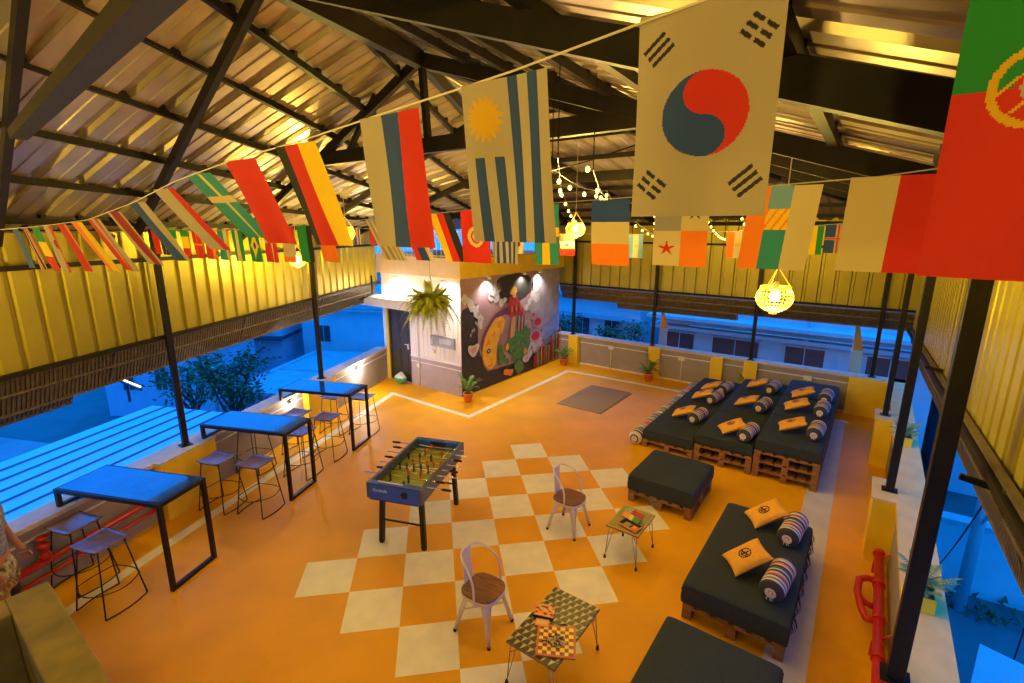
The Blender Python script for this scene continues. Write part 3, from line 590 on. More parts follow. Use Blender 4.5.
# ---------------------------------------------------------------- low wire tables with things on them
M_wire = mat('thin_steel_wire', (.30, .26, .22), .35, metal=.8)
def low_table(name, label, loc, rz, W, D, H, topfn, mats_, nu, nv):
    t = thing(name, label, 'side table', loc, rz)
    MB().grid(lambda u, v: ((u - .5) * W, (.5 - v) * D, H), nu, nv, topfn, False).bb(-W / 2, W / 2, -D / 2, D / 2, H - .022, H - .0015, len(mats_) - 1).build('table_top', mats_, t)
    for sx in (-1, 1):
        for sy in (-1, 1):
            lg = MB().tube([(sx * (W / 2 - .03), sy * (D / 2 - .03), H - .02), (sx * (W / 2 - .005), sy * (D / 2 - .005), .03)], .005, 6).tube([(sx * (W / 2 - .09), sy * (D / 2 - .03), H - .02), (sx * (W / 2 - .008), sy * (D / 2 - .008), .06)], .004, 6).build('leg', M_wire, t)
            MB().lathe([(0, 0), (.014, 0), (.016, .02), (.008, .05), (0, .052)], (sx * (W / 2 - .003), sy * (D / 2 - .003), 0), 10).build('foot', M_ink, lg)
    MB().tube([(-W / 2 + .03, -D / 2 + .03, H - .12), (W / 2 - .03, D / 2 - .03, H - .12)], .004, 6).tube([(-W / 2 + .03, D / 2 - .03, H - .125), (W / 2 - .03, -D / 2 + .03, H - .125)], .004, 6).build('wire_brace', M_wire, t)
    return t
def tumbling(u, v):
    x, y = u * 7, v * 12; j = int(y); x += .5 * (j % 2); fx, fy = x % 1, y % 1
    if fy < .08 : return 1
    d_ = abs(fx - .5)
    if fy < 1 - 2 * d_ * .9: return 0 if fx < .5 else 2
    return 0
M_pt = [mat('table_print_black', (.03, .025, .02), .35), mat('table_print_olive', (.30, .22, .04), .35), mat('table_print_cream', (.50, .42, .20), .35), M_pallet]
low_table('patterned_side_table', 'low wire-legged table with black and olive block pattern, carrying the chessboard', (2.675, .935, 0), 0, .48, .80, .45, tumbling, M_pt, 84, 140)
M_ot = [mat('table_olive', (.36, .30, .07), .4, var=.15), mat('table_olive_edge', (.50, .36, .08), .4), M_pallet]
low_table('small_side_table', 'small low olive topped table with thin wire legs beside the ottoman', (2.575, 2.85, 0), 0, .40, .54, .45, lambda u, v: 1 if min(u, v, 1 - u, 1 - v) < .04 else 0, M_ot, 24, 24)
# chess board
M_cb = [mat('chess_yellow', (.90, .62, .08), .4), mat('chess_maroon', (.28, .04, .02), .4), mat('chess_border', (.52, .13, .03), .4)]
def cb(u, v):
    a, b_ = (u - .06) / .88 * 8, (v - .06) / .88 * 8
    return 2 if not (0 <= a < 8 and 0 <= b_ < 8) else (int(a) + int(b_)) % 2
t = thing('chessboard', 'yellow and maroon chessboard lying askew on the patterned table', 'chessboard', (2.785, .775, .4515), R(29))
MB().bb(-.165, .165, -.165, .165, 0, .014, 2).grid(lambda u, v: ((u - .5) * .33, (v - .5) * .33, .0146), 50, 50, cb, False).build('board', M_cb, t)
M_pw = mat('pale_pieces', (.62, .50, .32), .4); M_pb = mat('dark_pieces', (.06, .035, .02), .4)
def make_piece(nm, m_):
    prof = [(0, 0), (.011, 0), (.012, .004), (.008, .008), (.005, .02), (.005, .026), (.008, .028), (.004, .031), (.008, .037), (.007, .043), (0, .046)]
    o = MB().lathe(prof, (0, 0, 0), 10).build(nm, m_); return tag(o, '', 'chess piece', 'chess pieces heaped on the board')
pa, pb_ = make_piece('chess_piece', M_pw), make_piece('chess_piece', M_pb); random.seed(4)
for i in range(18):
    src = (pa, pb_)[i % 2]; o = src if i < 2 else src.copy()
    if i >= 2: COL.objects.link(o)
    a = random.uniform(0, 6.28); rr = .075 * math.sqrt(random.random()); o.location = (2.775 + rr * math.cos(a), .765 + rr * math.sin(a), .4765 + .011 * (i % 3 == 2)); o.rotation_euler = (R(90 if i % 3 else 84), 0, random.uniform(0, 6.28))
    o['label'] = 'small pale chess piece lying in the heap on the chessboard' if i % 2 == 0 else 'small dark chess piece lying in the heap on the chessboard'
    o['group'] = ('pale' if i % 2 == 0 else 'dark') + ' chess pieces heaped on the board'
# card box and pen
def pic(u, v):
    return int((noise.noise(Vector((u * 6, v * 6, 2))) + 1) * 2.4) % 4
M_game = [mat('box_red', (.55, .04, .03), .45), mat('box_plum', (.16, .02, .05), .45), mat('box_orange', (.85, .32, .04), .45), mat('box_peach', (.75, .48, .2), .45), mat('box_edge_dark', (.05, .03, .03), .5)]
t = thing('board_game_box', 'flat red and plum game box lying at the top of the patterned table', 'game box', (2.53, .99, .451), R(20))
MB().bb(-.095, .095, -.075, .075, 0, .028, 4).grid(lambda u, v: ((u - .5) * .19, (v - .5) * .15, .0286), 30, 24, pic, False).build('lid', M_game, t, bevel=0)
t = thing('card_pack', 'orange pack of cards between the red game box and the chessboard', 'card pack', (2.585, .865, .451), R(24)); MB().bb(-.06, .06, -.04, .04, 0, .02).build('pack', M_game[2], t, bevel=.002); MB().bb(-.045, .045, -.02, .02, .0195, .0208).build('label_patch', M_game[3], t)
tag(MB().tube([(2.66, .88, .458), (2.755, .985, .458)], .006, 8).build('marker_pen', mat('pen_blue', (.06, .08, .2), .3)), 'dark blue marker pen on the patterned table beside the red box', 'pen')
# boxes on the small table
def letters(u, v):
    if v < .5:
        if u < .38: return 1 if (int(u * 26) + int(v * 9)) % 2 else 0
        return 2 if u < .55 else 3 if (int(u * 18) % 2) else 2
    return 4 if u < .42 else 5 if u < .62 and (int(u * 22) % 2) else 6 if u > .6 else 1
M_g2 = [mat('g_black', (.03, .03, .03), .5), mat('g_white', (.7, .66, .5), .5), mat('g_darkred', (.35, .03, .02), .5), mat('g_red', (.6, .06, .03), .5), mat('g_orange', (.85, .28, .04), .5), mat('g_yellow', (.8, .6, .1), .5), mat('g_green', (.08, .25, .04), .5)]
t = thing('game_box_lid', 'dark game box lid with rows of coloured letters propped up on the small table', 'game box', (2.585, 2.86, .4512), R(-13))
MB().box((0, .01, .048), (.235, .014, .14), axes=(Vector((1, 0, 0)), Vector((0, -.5, .866)), Vector((0, .866, .5)))).grid(lambda u, v: Vector((0, .01, .048)) + Vector((1, 0, 0)) * ((u - .5) * .235) + Vector((0, -.5, .866)) * .0076 + Vector((0, .866, .5)) * ((.5 - v) * .14), 44, 16, letters, False).build('lid', M_g2, t)
t = thing('game_tray', 'open game tray with orange edge in front of the propped lid on the small table', 'game box', (2.63, 2.70, .4512), R(-13))
MB().bb(-.12, .12, -.07, .07, 0, .012, 0).bb(-.12, .12, -.07, -.06, .012, .035, 4).bb(-.12, .12, .06, .07, .012, .035, 0).bb(-.12, -.11, -.06, .06, .012, .035, 0).bb(.11, .12, -.06, .06, .012, .035, 4).build('tray', M_g2, t)
MB().bb(-.08, .0, -.04, .04, .0122, .02).bb(.03, .09, -.03, .03, .0122, .025, 1).build('cards', [mat('card_grey', (.3, .26, .24), .5), M_g2[4]], t)
# ---------------------------------------------------------------- pallets and mattresses
def make_pallet(Wd, Ln, H=.15):
    t = thing('wooden_pallet', '', 'pallet')
    for x in (-Wd / 2 + .045, 0, Wd / 2 - .045):
        for y in (-Ln / 2 + .055, 0, Ln / 2 - .055): MB().box((x, y, .0645), (.09, .11, .085)).build('block', M_pallet, t)
    for x in (-Wd / 2 + .045, 0, Wd / 2 - .045): MB().box((x, 0, .011), (.09, Ln, .022)).build('bottom_board', M_pallet, t)
    for y in (-Ln / 2 + .055, 0, Ln / 2 - .055): MB().box((0, y, .1175), (Wd, .11, .021)).build('cross_board', M_pallet, t)
    b = MB(); n = 6
    for i in range(n): b.box((lin(-Wd / 2 + .055, Wd / 2 - .055, i / (n - 1)), 0, .139), (.11, Ln, .021))
    b.build('deck_board', M_pallet, t, bevel=.003)
    return t
def make_mattress(Wd, Ln, H):
    t = thing('daybed_mattress', '', 'mattress')
    def P(u, v, s):
        x, y = (u - .5) * Wd, (v - .5) * Ln; e = min(u, 1 - u) * Wd; g_ = min(v, 1 - v) * Ln
        k_ = min(e, .05) / .05; l_ = min(g_, .05) / .05
        return (x, y, .0 if s < 0 else H - .022 * (1 - k_ ** .5) - .022 * (1 - l_ ** .5) + .006 * noise.noise(Vector((x * 5, y * 5, Wd + Ln))))
    b = MB(); b.grid(lambda u, v: P(.5 - .5 * math.cos(PI * u), .5 - .5 * math.cos(PI * v), 1), 18, 22)
    n = 22; us = [.5 - .5 * math.cos(PI * i / 18) for i in range(19)]; vs = [.5 - .5 * math.cos(PI * i / 22) for i in range(23)]
    loop = [(u, 0) for u in us] + [(1, v) for v in vs[1:]] + [(u, 1) for u in us[::-1][1:]] + [(0, v) for v in vs[::-1][1:-1]]
    top = [Vector(P(u, v, 1)) for u, v in loop]; N_ = len(loop); cen = Vector((0, 0, 0))
    vsx = []
    for z_, o_ in ((None, 0), (.7, .012), (.4, .016), (.1, .010), (0, .0)):
        for q in top: d_ = Vector((q.x, q.y, 0)); dn = Vector((1 if q.x > Wd / 2 - 1e-4 else -1 if q.x < -Wd / 2 + 1e-4 else 0, 1 if q.y > Ln / 2 - 1e-4 else -1 if q.y < -Ln / 2 + 1e-4 else 0, 0)); vsx.append(q if z_ is None else Vector((q.x, q.y, q.z * z_)) + dn * (o_ - .008))
    b.add(vsx, [(r_ * N_ + i, (r_ + 1) * N_ + i, (r_ + 1) * N_ + (i + 1) % N_, r_ * N_ + (i + 1) % N_) for r_ in range(4) for i in range(N_)], 0, True)
    b.add([vsx[4 * N_ + i] for i in range(N_)], [list(range(N_))], 0)
    b.build('cover', M_mattress, t)
    rim = [Vector((q.x, q.y, H * .68)) + Vector((math.copysign(.006, q.x), math.copysign(.006, q.y), 0)) for q in top]
    MB().tube(rim[::2], .004, 5, closed=True).build('seam', M_mattress, t)
    return t
pal = make_pallet(.90, 1.30); mts = make_mattress(.885, 1.275, .20); pu = [True, True]
PHt = .15; gpal = 'wooden pallets under the daybeds'; gm = 'dark teal mattresses on the large daybed platform'
cols = (1.985, 2.905, 3.825); rows = (6.49, 7.80, 9.11)
cn = ('left', 'middle', 'right'); rn = ('front', 'middle', 'back')
for ci, x in enumerate(cols):
    for ri, y in enumerate(rows):
        for lv in range(ci + 1):
            if ri == 0:
                lab = ('single wooden pallet at the front of the low left column of daybeds', None, None)[0] if ci == 0 else \
                    'wooden pallet at the front of the %s daybed column, %s of its stack' % (cn[ci], (('bottom', 'top') if ci == 1 else ('bottom', 'middle', 'top'))[lv])
                gg = gpal
            else: lab = 'wooden pallet hidden behind the front row under the large daybed platform'; gg = 'hidden pallets under the large daybed platform'
            place(pal, (x, y, lv * PHt), 0, lab, gg, pu[0]); pu[0] = False
        place(mts, (x, y, (ci + 1) * PHt + .0005), 0, 'dark teal mattress in the %s row of the %s column of the daybed platform' % (rn[ri], cn[ci]), gm, pu[1]); pu[1] = False
# ottoman
pal2 = make_pallet(.90, 1.02); place(pal2, (2.53, 4.47, 0), 0, 'wooden pallet under the separate square ottoman', gpal, True, (1, 1, 1.2))
place(make_mattress(.92, 1.03, .25), (2.53, 4.47, PHt * 1.2 + .0005), 0, 'dark green mattress of the separate ottoman in front of the daybed platform', None, True)
# near daybeds
for y, lab in ((2.66, 'wooden pallet under the near daybed with two cushions, end facing the viewer'), (3.60, 'wooden pallet under the near daybed with two cushions, far end')):
    pn = make_pallet(.92, .92) if y < 3 else pn; place(pn, (3.88, y, 0), 0, lab, gpal, y < 3, (1, 1, 1.2))
nb = place(make_mattress(.95, 1.88, .235), (3.88, 3.13, PHt * 1.2 + .0005), 0, 'long dark teal mattress of the near daybed carrying two bolsters and two cushions', None, True)
place(pn, (3.90, 1.22, 0), 0, 'wooden pallet under the daybed at the bottom edge of the view', gpal)
place(pn, (3.90, .28, 0), 0, 'wooden pallet under the hidden end of the nearest daybed', gpal)
place(make_mattress(.95, 1.88, .235), (3.90, .76, PHt * 1.2 + .0005), 0, 'dark teal mattress of the daybed cut off by the bottom edge of the view', None, True)
def fringe(parent, x, y0, y1, z):
    b = MB(); y = y0
    while y < y1: b.tube([(x, y, z), (x + .02 + .01 * math.sin(y * 40), y + .01, z - .05), (x + .03 + .02 * math.sin(y * 23), y, z - .11)], .003, 4, caps=False); y += .03
    b.build('fringe', M_ink, parent)
fringe(nb, .475, -.85, .85, .2)
# ---------------------------------------------------------------- cushions and bolsters
def make_cushion():
    t = thing('cushion', '', 'cushion'); W_, D_, T_ = .42, .34, .11
    def f_(s):
        def g_(u, v):
            x, y = u * 2 - 1, v * 2 - 1; k_ = max(0, (1 - x ** 4) * (1 - y ** 4)) ** .5
            px = x * W_ / 2 * (1 - .07 * (1 - abs(x)) * 0 - .08 * (1 - y * y) * abs(x)); py = y * D_ / 2 * (1 - .08 * (1 - x * x) * abs(y))
            return (px, py, T_ / 2 + s * T_ / 2 * k_)
        return g_
    def em(u, v):
        x, y = (u - .5) * W_, (v - .5) * D_; r_ = math.hypot(x, y)
        if .052 < r_ < .066: return 1
        if r_ < .045 and (abs(x + y * .4) < .012 or (abs(y) < .012 and x > -.03) or (r_ > .03 and x < 0)): return 1
        return 0
    MB().grid(f_(1), 48, 36, em).grid(f_(-1), 20, 16).build('cover', [M_cushion, M_ink], t)
    return t
M_st = [mat('stripe_cream', (.66, .58, .50), .85), mat('stripe_teal', (.06, .12, .12), .85), mat('stripe_coral', (.72, .16, .10), .85), mat('stripe_charcoal', (.04, .035, .04), .85), mat('stripe_lilac', (.42, .36, .44), .85)]
def make_bolster(L_=.50, r=.112, nm='bolster', seq=(3, 0, 1, 0, 3, 2, 0, 3, 0, 1, 3, 0, 2, 3, 0, 4, 3, 0), cat='bolster'):
    t = thing(nm, '', cat); n = 24; k_ = 46
    b = MB(); prof = []
    for i in range(k_ + 1):
        s = i / k_; e = min(s, 1 - s) * L_; rr = r * math.sqrt(max(0, 1 - (1 - min(e, .035) / .035) ** 2)) * .35 + r * .65 if e < .035 else r
        prof.append((rr + (.0015 if i % 2 else 0), -L_ / 2 + s * L_))
    o0 = len(b.f); b.lathe(prof, (0, 0, r), n, 0, (0, 1, 0))
    for i in range(k_):
        for q in range(n): b.mi[o0 + i * n + q] = seq[(i * len(seq) // k_) % len(seq)]
    b.build('cover', M_st, t)
    for s in (-1, 1):
        b = MB(); o0 = len(b.f); b.lathe([(r * .65, 0), (r * .45, .012), (r * .2, .006), (.012, .004), (.010, .02), (0, .022)], (0, s * L_ / 2, r), n, 0, (0, s, 0))
        for i in range(5):
            for q in range(n): b.mi[o0 + i * n + q] = (3, 0, 2, 0, 0)[i]
        for q in range(5): a = q * 1.3; b.tube([(0, s * (L_ / 2 + .015), r), (.02 * math.cos(a), s * (L_ / 2 + .03), r + .02 * math.sin(a) - .02), (.03 * math.cos(a), s * (L_ / 2 + .035), r - .06)], .003, 4, 0, False)
        b.build('gathered_end', M_st, t)
    return t
cus = make_cushion(); bol = make_bolster(); u1 = [True, True]; gcu = 'mustard cushions leaning on the bolsters'; gbo = 'striped bolsters on the daybeds'
tops = [PHt * (i + 1) + .2 for i in range(3)]
where = (('left', tops[0], ((2.02, 8.72, -14), (2.02, 8.02, -8), (2.02, 6.78, -6)), ((2.24, 8.80), (2.22, 8.02), (2.24, 6.76))),
         ('middle', tops[1], ((2.88, 9.02, -10), (2.93, 7.68, -14), (3.00, 6.17, 14)), ((3.14, 8.95), (3.17, 7.66), (3.22, 6.12))),
         ('right', tops[2], ((3.78, 8.38, -4), (3.77, 7.56, -2), (3.84, 6.46, -2)), ((4.11, 8.42), (4.11, 7.60), (4.13, 6.44))))
def lean(o, tilt): o.rotation_euler = (0, R(-tilt), o.rotation_euler.z)
for nm, z, cs, bs in where:
    for (x, y, a), (bx, by), rnm in zip(cs, bs, ('back', 'middle', 'front')):
        o = place(bol, (bx, by, z + .001), R(-8 if nm != 'right' else -3), 'striped bolster in the %s row of the %s daybed column' % (rnm, nm), gbo, u1[1]); u1[1] = False
        o = place(cus, (x - .03, y + .01, z + .085), R(a + 14), 'mustard cushion against the bolster in the %s row of the %s daybed column' % (rnm, nm), gcu, u1[0]); u1[0] = False; lean(o, 24)
for x, y, bx, by, a, lab in ((3.96, 3.80, 4.18, 3.66, 32, 'farther'), (3.95, 2.80, 4.18, 2.64, 36, 'nearer')):
    o = place(bol, (bx, by, .418), R(-6), 'coral and cream striped bolster on the near daybed, %s of the two' % lab, gbo)
    o = place(cus, (x - .06, y, .505), R(a), 'mustard cushion with black ring emblem on the near daybed, %s of the two' % lab, gcu); lean(o, 30)
rol = make_bolster(1.24, .125, 'striped_floor_roll', (0, 3, 0, 1, 0, 3, 0, 0, 3, 0, 2, 2, 2, 4, 0, 3, 0, 3, 0, 1, 4, 4, 3, 0, 3, 0), 'floor roll'); gr = 'striped fabric rolls along the left side of the daybeds'
for i, (y, lab) in enumerate(((6.42, 'striped fabric roll on the floor beside the low daybed column, nearest the viewer'), (7.70, 'striped fabric roll on the floor beside the low daybed column, middle one'), (8.98, 'striped fabric roll on the floor beside the low daybed column, nearest the back parapet'))):
    place(rol, (1.405, y, 0), R(0), lab, gr, i == 0)
# ---------------------------------------------------------------- carpet
t = MB().grid(lambda u, v: (lin(-.86, .24, u), lin(6.80, 8.50, v), .007 + .004 * abs(noise.noise(Vector((u * 2, v * 3, 0))))), 14, 20).build('floor_mat', M_carpet, solid=.005); tag(t, 'plain grey rectangular mat lying on the open orange floor', 'mat')
# ---------------------------------------------------------------- plants
def frond(mb, base, ang, L_, droop, rise, wid, n=9, m=0, leaflets=True, stem=.004):
    d = Vector((math.cos(ang), math.sin(ang), 0)); s_ = Vector((-d.y, d.x, 0)); P = []
    for i in range(n + 1):
        t_ = i / n; P.append(Vector(base) + d * (L_ * t_ * (1 - .15 * t_)) + Vector((0, 0, rise * t_ - droop * t_ * t_)))
    mb.tube(P, [stem * (1 - .7 * i / n) for i in range(n + 1)], 4, m, False)
    if leaflets:
        for i in range(1, n + 1):
            for k_ in (0, .5):
                if i == n and k_: continue
                p = P[i] if not k_ else (P[i] + P[i + 1]) / 2; t_ = (i + k_) / n; w_ = wid * math.sin(PI * min(1, .12 + t_ * .9)) + .006; f_ = (P[min(i + 1, n)] - P[i - 1]).normalized()
                for sd in (-1, 1):
                    tip = p + s_ * sd * w_ + f_ * w_ * .5 - Vector((0, 0, w_ * .25)); q = f_ * wid * .16
                    mb.add([p - q, p + q, tip], [(0, 1, 2)], m)
def potted(label, x, y, s=1., fr=14, kind='palm'):
    t = thing('potted_palm', label, 'potted plant', (x, y, 0), 0, 'potted palms by the back and mural walls')
    MB().lathe([(0, 0), (.085 * s, 0), (.12 * s, .19 * s), (.13 * s, .19 * s), (.13 * s, .225 * s), (.115 * s, .225 * s), (.105 * s, .2 * s), (0, .2 * s)], (0, 0, 0), 20).build('pot', M_terra, t)
    MB().lathe([(0, .203 * s), (.108 * s, .201 * s)], (0, 0, 0), 20).build('soil', M_soil, t)
    b = MB(); random.seed(int(x * 100 + y))
    for i in range(fr): frond(b, (0, 0, .2 * s), i * 2.4 + random.random(), random.uniform(.28, .50) * s, random.uniform(.30, .62) * s, random.uniform(.55, .95) * s, .08 * s, 9)
    b.build('fronds', M_leaf, t); return t
potted('potted palm in a terracotta pot at the foot of the mural corner', -2.55, 5.72, .95)
potted('potted palm in a terracotta pot where the mural meets the back parapet', -2.38, 9.70, .9)
potted('potted palm in a terracotta pot at the middle of the back parapet', .17, 9.68, .95)
potted('potted palm behind the middle column of daybeds, against the back parapet', 2.50, 9.93, .72)
t = thing('hanging_fern', 'big yellow green fern in a hanging basket near the white wall', 'hanging plant', (-2.5, 4.6, 2.45))
b = MB(); random.seed(3)
for i in range(190):
    a = i * 2.399; q = random.random(); L_ = random.uniform(.35, .80); frond(b, (.10 * math.cos(a) * q, .10 * math.sin(a) * q, -.02), a, L_ * .92, random.uniform(.30, 1.05) * L_ * 1.1, random.uniform(.05, .60), .085, 12)
b.build('fronds', M_fern, t)
MB().lathe([(0, -.20), (.10, -.18), (.16, -.08), (.17, 0), (.155, 0), (.14, -.02), (0, -.03)], (0, 0, 0), 18).build('basket', mat('coir_basket', (.25, .15, .05), .9, bump=.4), t)
MB().tube([(.16, 0, 0), (0, 0, .5)], .004, 5).tube([(-.08, .14, 0), (0, 0, .5)], .004, 5).tube([(-.08, -.14, 0), (0, 0, .5)], .004, 5).tube([(0, 0, .5), (0, 0, 2.35)], .005, 5).build('hanger_wire', M_wire, t)
for y, lab in ((2.62, 'yellow planter with spiky fern on the right parapet, nearer one behind the thick post'), (6.5, 'yellow planter with fern on the right parapet, farther one')):
    t = thing('wall_planter', lab, 'planter', (RX + .20, y, PH), 0, 'planters fixed to the right parapet')
    MB().bb(-.20, -.02, -.16, .16, 0, .13).build('box', M_yellow, t, bevel=.01); MB().bb(-.18, -.04, -.14, .14, .125, .135).build('soil', M_soil, t)
    b = MB(); random.seed(int(y))
    for i in range(22): frond(b, (-.11, random.uniform(-.1, .1), .13), i * 2.4, random.uniform(.14, .28), random.uniform(.05, .2), random.uniform(.12, .34), .05, 7)
    b.build('fronds', mat('leaf_bluegreen', (.14, .30, .14), .5), t)
# ---------------------------------------------------------------- red fire pipes
t = thing('red_fire_pipe', 'thick red fire pipe with a side loop running along the right parapet', 'pipe', (RX - .10, 3.6, .18))
P = [(RX - .10, 4.36, .18), (RX - .10, -.6, .18)]
MB().tube(P, .045, 14).build('main_pipe', M_red, t, True)
b = MB()
for y in (4.32, 3.7, 3.1, 2.55, 1.9, 1.2): b.tube([(RX - .10, y - .025, .18), (RX - .10, y + .025, .18)], .058, 14)
b.build('coupling', M_red, t, True)
MB().tube([(RX - .10, 3.75, .18), (RX - .20, 3.75, .18), (RX - .27, 3.68, .18), (RX - .28, 3.45, .18), (RX - .24, 3.15, .20), (RX - .20, 3.05, .18), (RX - .10, 3.05, .18)], .034, 12).tube([(RX - .27, 3.36, .19), (RX - .2, 3.34, .15), (RX - .10, 3.34, .13)], .03, 10).build('side_loop', M_red, t, True)
b = MB()
for y in (4.2, 2.8, 1.6, .4): b.tube([(RX - .10, y, .18), (RX - .02, y, .27), (RX, y, .27)], .009, 6); b.bb(RX - .15, RX - .05, y - .02, y + .02, 0, .14)
b.build('bracket', M_red, t, True)
t = thing('red_wall_pipe', 'pair of red pipes on the left parapet under the nearest bar table', 'pipe', tuple(LW(.3, -.08, .3)))
MB().tube([LW(-2.4, -.06, .38), LW(1.42, -.06, .38)], .036, 12).build('upper_pipe', M_red, t, True); MB().tube([LW(-2.4, -.06, .22), LW(1.42, -.06, .22)], .022, 10).tube([LW(1.38, -.06, .38), LW(1.38, -.06, .22)], .025, 10).build('lower_pipe', M_red, t, True)
t = thing('hose_valve', 'red fire hose valve standing on the pipe behind the parapet-side stool', 'valve', tuple(LW(.12, -.08, .42)))
MB().lathe([(0, 0), (.05, 0), (.05, .05), (.03, .07), (.03, .12), (.055, .13), (.055, .17), (.02, .19), (0, .19)], (0, 0, 0), 14).build('body', M_red, t); MB().tube([(.0, 0, .2), (.0, 0, .25)], .01, 6).lathe([(0, 0), (.06, 0), (.06, .012), (0, .012)], (0, 0, .24), 12).build('hand_wheel', M_red, t)
# plastic bag at the door
b = MB(); b.grid(lambda u, v: tuple(Vector((.16 * math.sin(PI * v) * math.cos(2 * PI * u), .11 * math.sin(PI * v) * math.sin(2 * PI * u), .14 - .14 * math.cos(PI * v))) * (1 + .25 * noise.noise(Vector((math.cos(2 * PI * u) * 2, math.sin(2 * PI * u) * 2, v * 5))))), 24, 16, lambda u, v: 0 if v < .55 else 1)
o = b.build('rubbish_bag', [mat('bag_green', (.04, .30, .22), .35), mat('bag_white', (.6, .65, .65), .35)]); o.location = (-4.76, 5.66, .012); tag(o, 'crumpled green and white plastic bag on the floor by the dark door', 'bag')
# ---------------------------------------------------------------- stairwell parapet at lower left
b = MB(); b.bb(-.65, 6.0, -1.95, -1.69, 0, 1.0).bb(-.65, -.39, -4.5, -1.95, 0, 1.0)
bl = b.build('trim_3', M_concrete, bevel=.012); struct(bl)
struct(MB().bb(-.39, 3.2, -4.5, -1.95, 0, .05).build('trim_4', mat('stair_floor', (.10, .08, .03), .9)))
# ---------------------------------------------------------------- pendant lamps
def make_pendant():
    t = thing('pendant_lamp', '', 'lamp'); r = .135
    b = MB()
    for i in range(26):
        a = 2 * PI * i / 26; b.tube([(math.cos(a) * r * math.cos(p_) , math.sin(a) * r * math.cos(p_), r * .86 * math.sin(p_)) for p_ in [lin(-1.35, .75, k_ / 10) for k_ in range(11)]], .0028, 5, caps=False)
    for p_ in (-1.35, -1.1, -.85, -.6, -.35, -.1, .15, .4, .6, .75): b.tube([(r * math.cos(p_) * math.cos(a), r * math.cos(p_) * math.sin(a), r * .86 * math.sin(p_)) for a in [2 * PI * k_ / 24 for k_ in range(24)]], .003, 5, closed=True)
    b.build('wire_globe', M_cage, t)
    MB().tube([(.105 * math.cos(a), .105 * math.sin(a), .085) for a in [2 * PI * k_ / 24 for k_ in range(24)]], .009, 6, closed=True).build('rim', M_cage, t); MB().lathe([(0, -.135), (.03, -.13), (.03, -.115), (0, -.11)], (0, 0, 0), 12).build('finial', M_cage, t)
    MB().ball((0, 0, .01), .042, 14).build('bulb', M_glow, t)
    MB().lathe([(0, .05), (.02, .05), (.022, .11), (.012, .13), (0, .13)], (0, 0, 0), 12).build('socket', M_cord, t)
    b = MB()
    for i in range(3): a = 2 * PI * i / 3; b.tube([(.105 * math.cos(a), .105 * math.sin(a), .088), (0, 0, .24)], .0035, 5)
    b.build('chain', M_cage, t)
    return t
pd = make_pendant(); gp_ = 'round amber wire lamps hanging from the roof'
pl = (((3.92, 2.10, 3.335), 'largest round amber wire lamp, hanging above the daybeds', 1., 190), ((.98, 4.12, 3.85), 'round amber wire lamp hanging in front of the balcony end and mural', 1., 230), ((-2.05, 2.42, 3.78), 'round amber wire lamp hanging high between the flags at the left', 1., 70), ((-3.30, 2.33, 3.33), 'round amber wire lamp hanging low before the left corrugated sheets', 1., 40),
      ((2.2, -3.1, 3.9), 'unseen round amber wire lamp added behind the stairwell as fill light', 1., 24), ((3.6, -3.2, 3.6), 'unseen round amber wire lamp added behind the viewpoint as fill light', 1., 9), ((-1.2, -2.6, 3.3), 'unseen round amber wire lamp added beyond the left edge of the view as fill light', 1., 150))  # these three lamps are unseen, added to fill the room with light
def ztop(x, y):
    if x < ridge(y)[0]: return zL(x, y) - .14
    if y > 1.6 and x < ridgeR(y)[0]: return zB(x, y) - .14
    return zR(x, y) - .14
for i, (loc, lab, sc_, wt) in enumerate(pl):
    o = place(pd, loc, i * .4, lab, gp_, i == 0); lamp_light('pendant_light', (0, 0, -.075), wt * .7, WARM, o, .03)
    MB().tube([(0, 0, .24), (0, 0, ztop(loc[0], loc[1]) - loc[2])], .004, 5).build('cord', M_cord, o)
# spot lamps at the mural and by the door
gsp = 'small spot lamps under the balcony slab'
for y, lab in ((6.75, 'small white spot lamp under the balcony, first from the mural corner'), (8.20, 'small white spot lamp under the balcony, above the red painted figure'), (8.95, 'small white spot lamp under the balcony, nearest the back parapet')):
    t = thing('spot_lamp', lab, 'spot lamp', (MX + .12, y, 2.74), 0, gsp)
    MB().lathe([(0, 0), (.045, 0), (.05, -.05), (.03, -.05)], (0, 0, 0), 14).build('housing', M_plastic, t); MB().lathe([(0, -.04), (.032, -.045)], (0, 0, 0), 14).build('lens', M_spot, t)
    lamp_light('spot_light', (0, 0, -.06), 60, (1, .88, .80), t, .03, 'SPOT', (-.12, 0, -1), 130)
    MB().bar((-.10, 0, .0), (.02, 0, .0), .02).build('arm', M_plastic, t)
for x, z, w_, lab in ((-4.75, 2.66, 160, 'white flood lamp under the balcony slab above the dark door'), (-3.15, 2.66, 125, 'white flood lamp under the balcony slab behind the hanging fern')):
    t = thing('flood_lamp', lab, 'flood lamp', (x, MY - .22, z))
    MB().box((0, 0, .04), (.14, .07, .05)).bar((0, 0, .05), (0, .2, .08), .02).build('housing', M_plastic, t, bevel=.004); MB().box((0, 0, .010), (.11, .05, .008)).build('lens', M_spot, t)
    lamp_light('flood_light', (0, -.0, -.03), w_, (1, .86, .74), t, .05, 'SPOT', (0, .35, -1), 160)
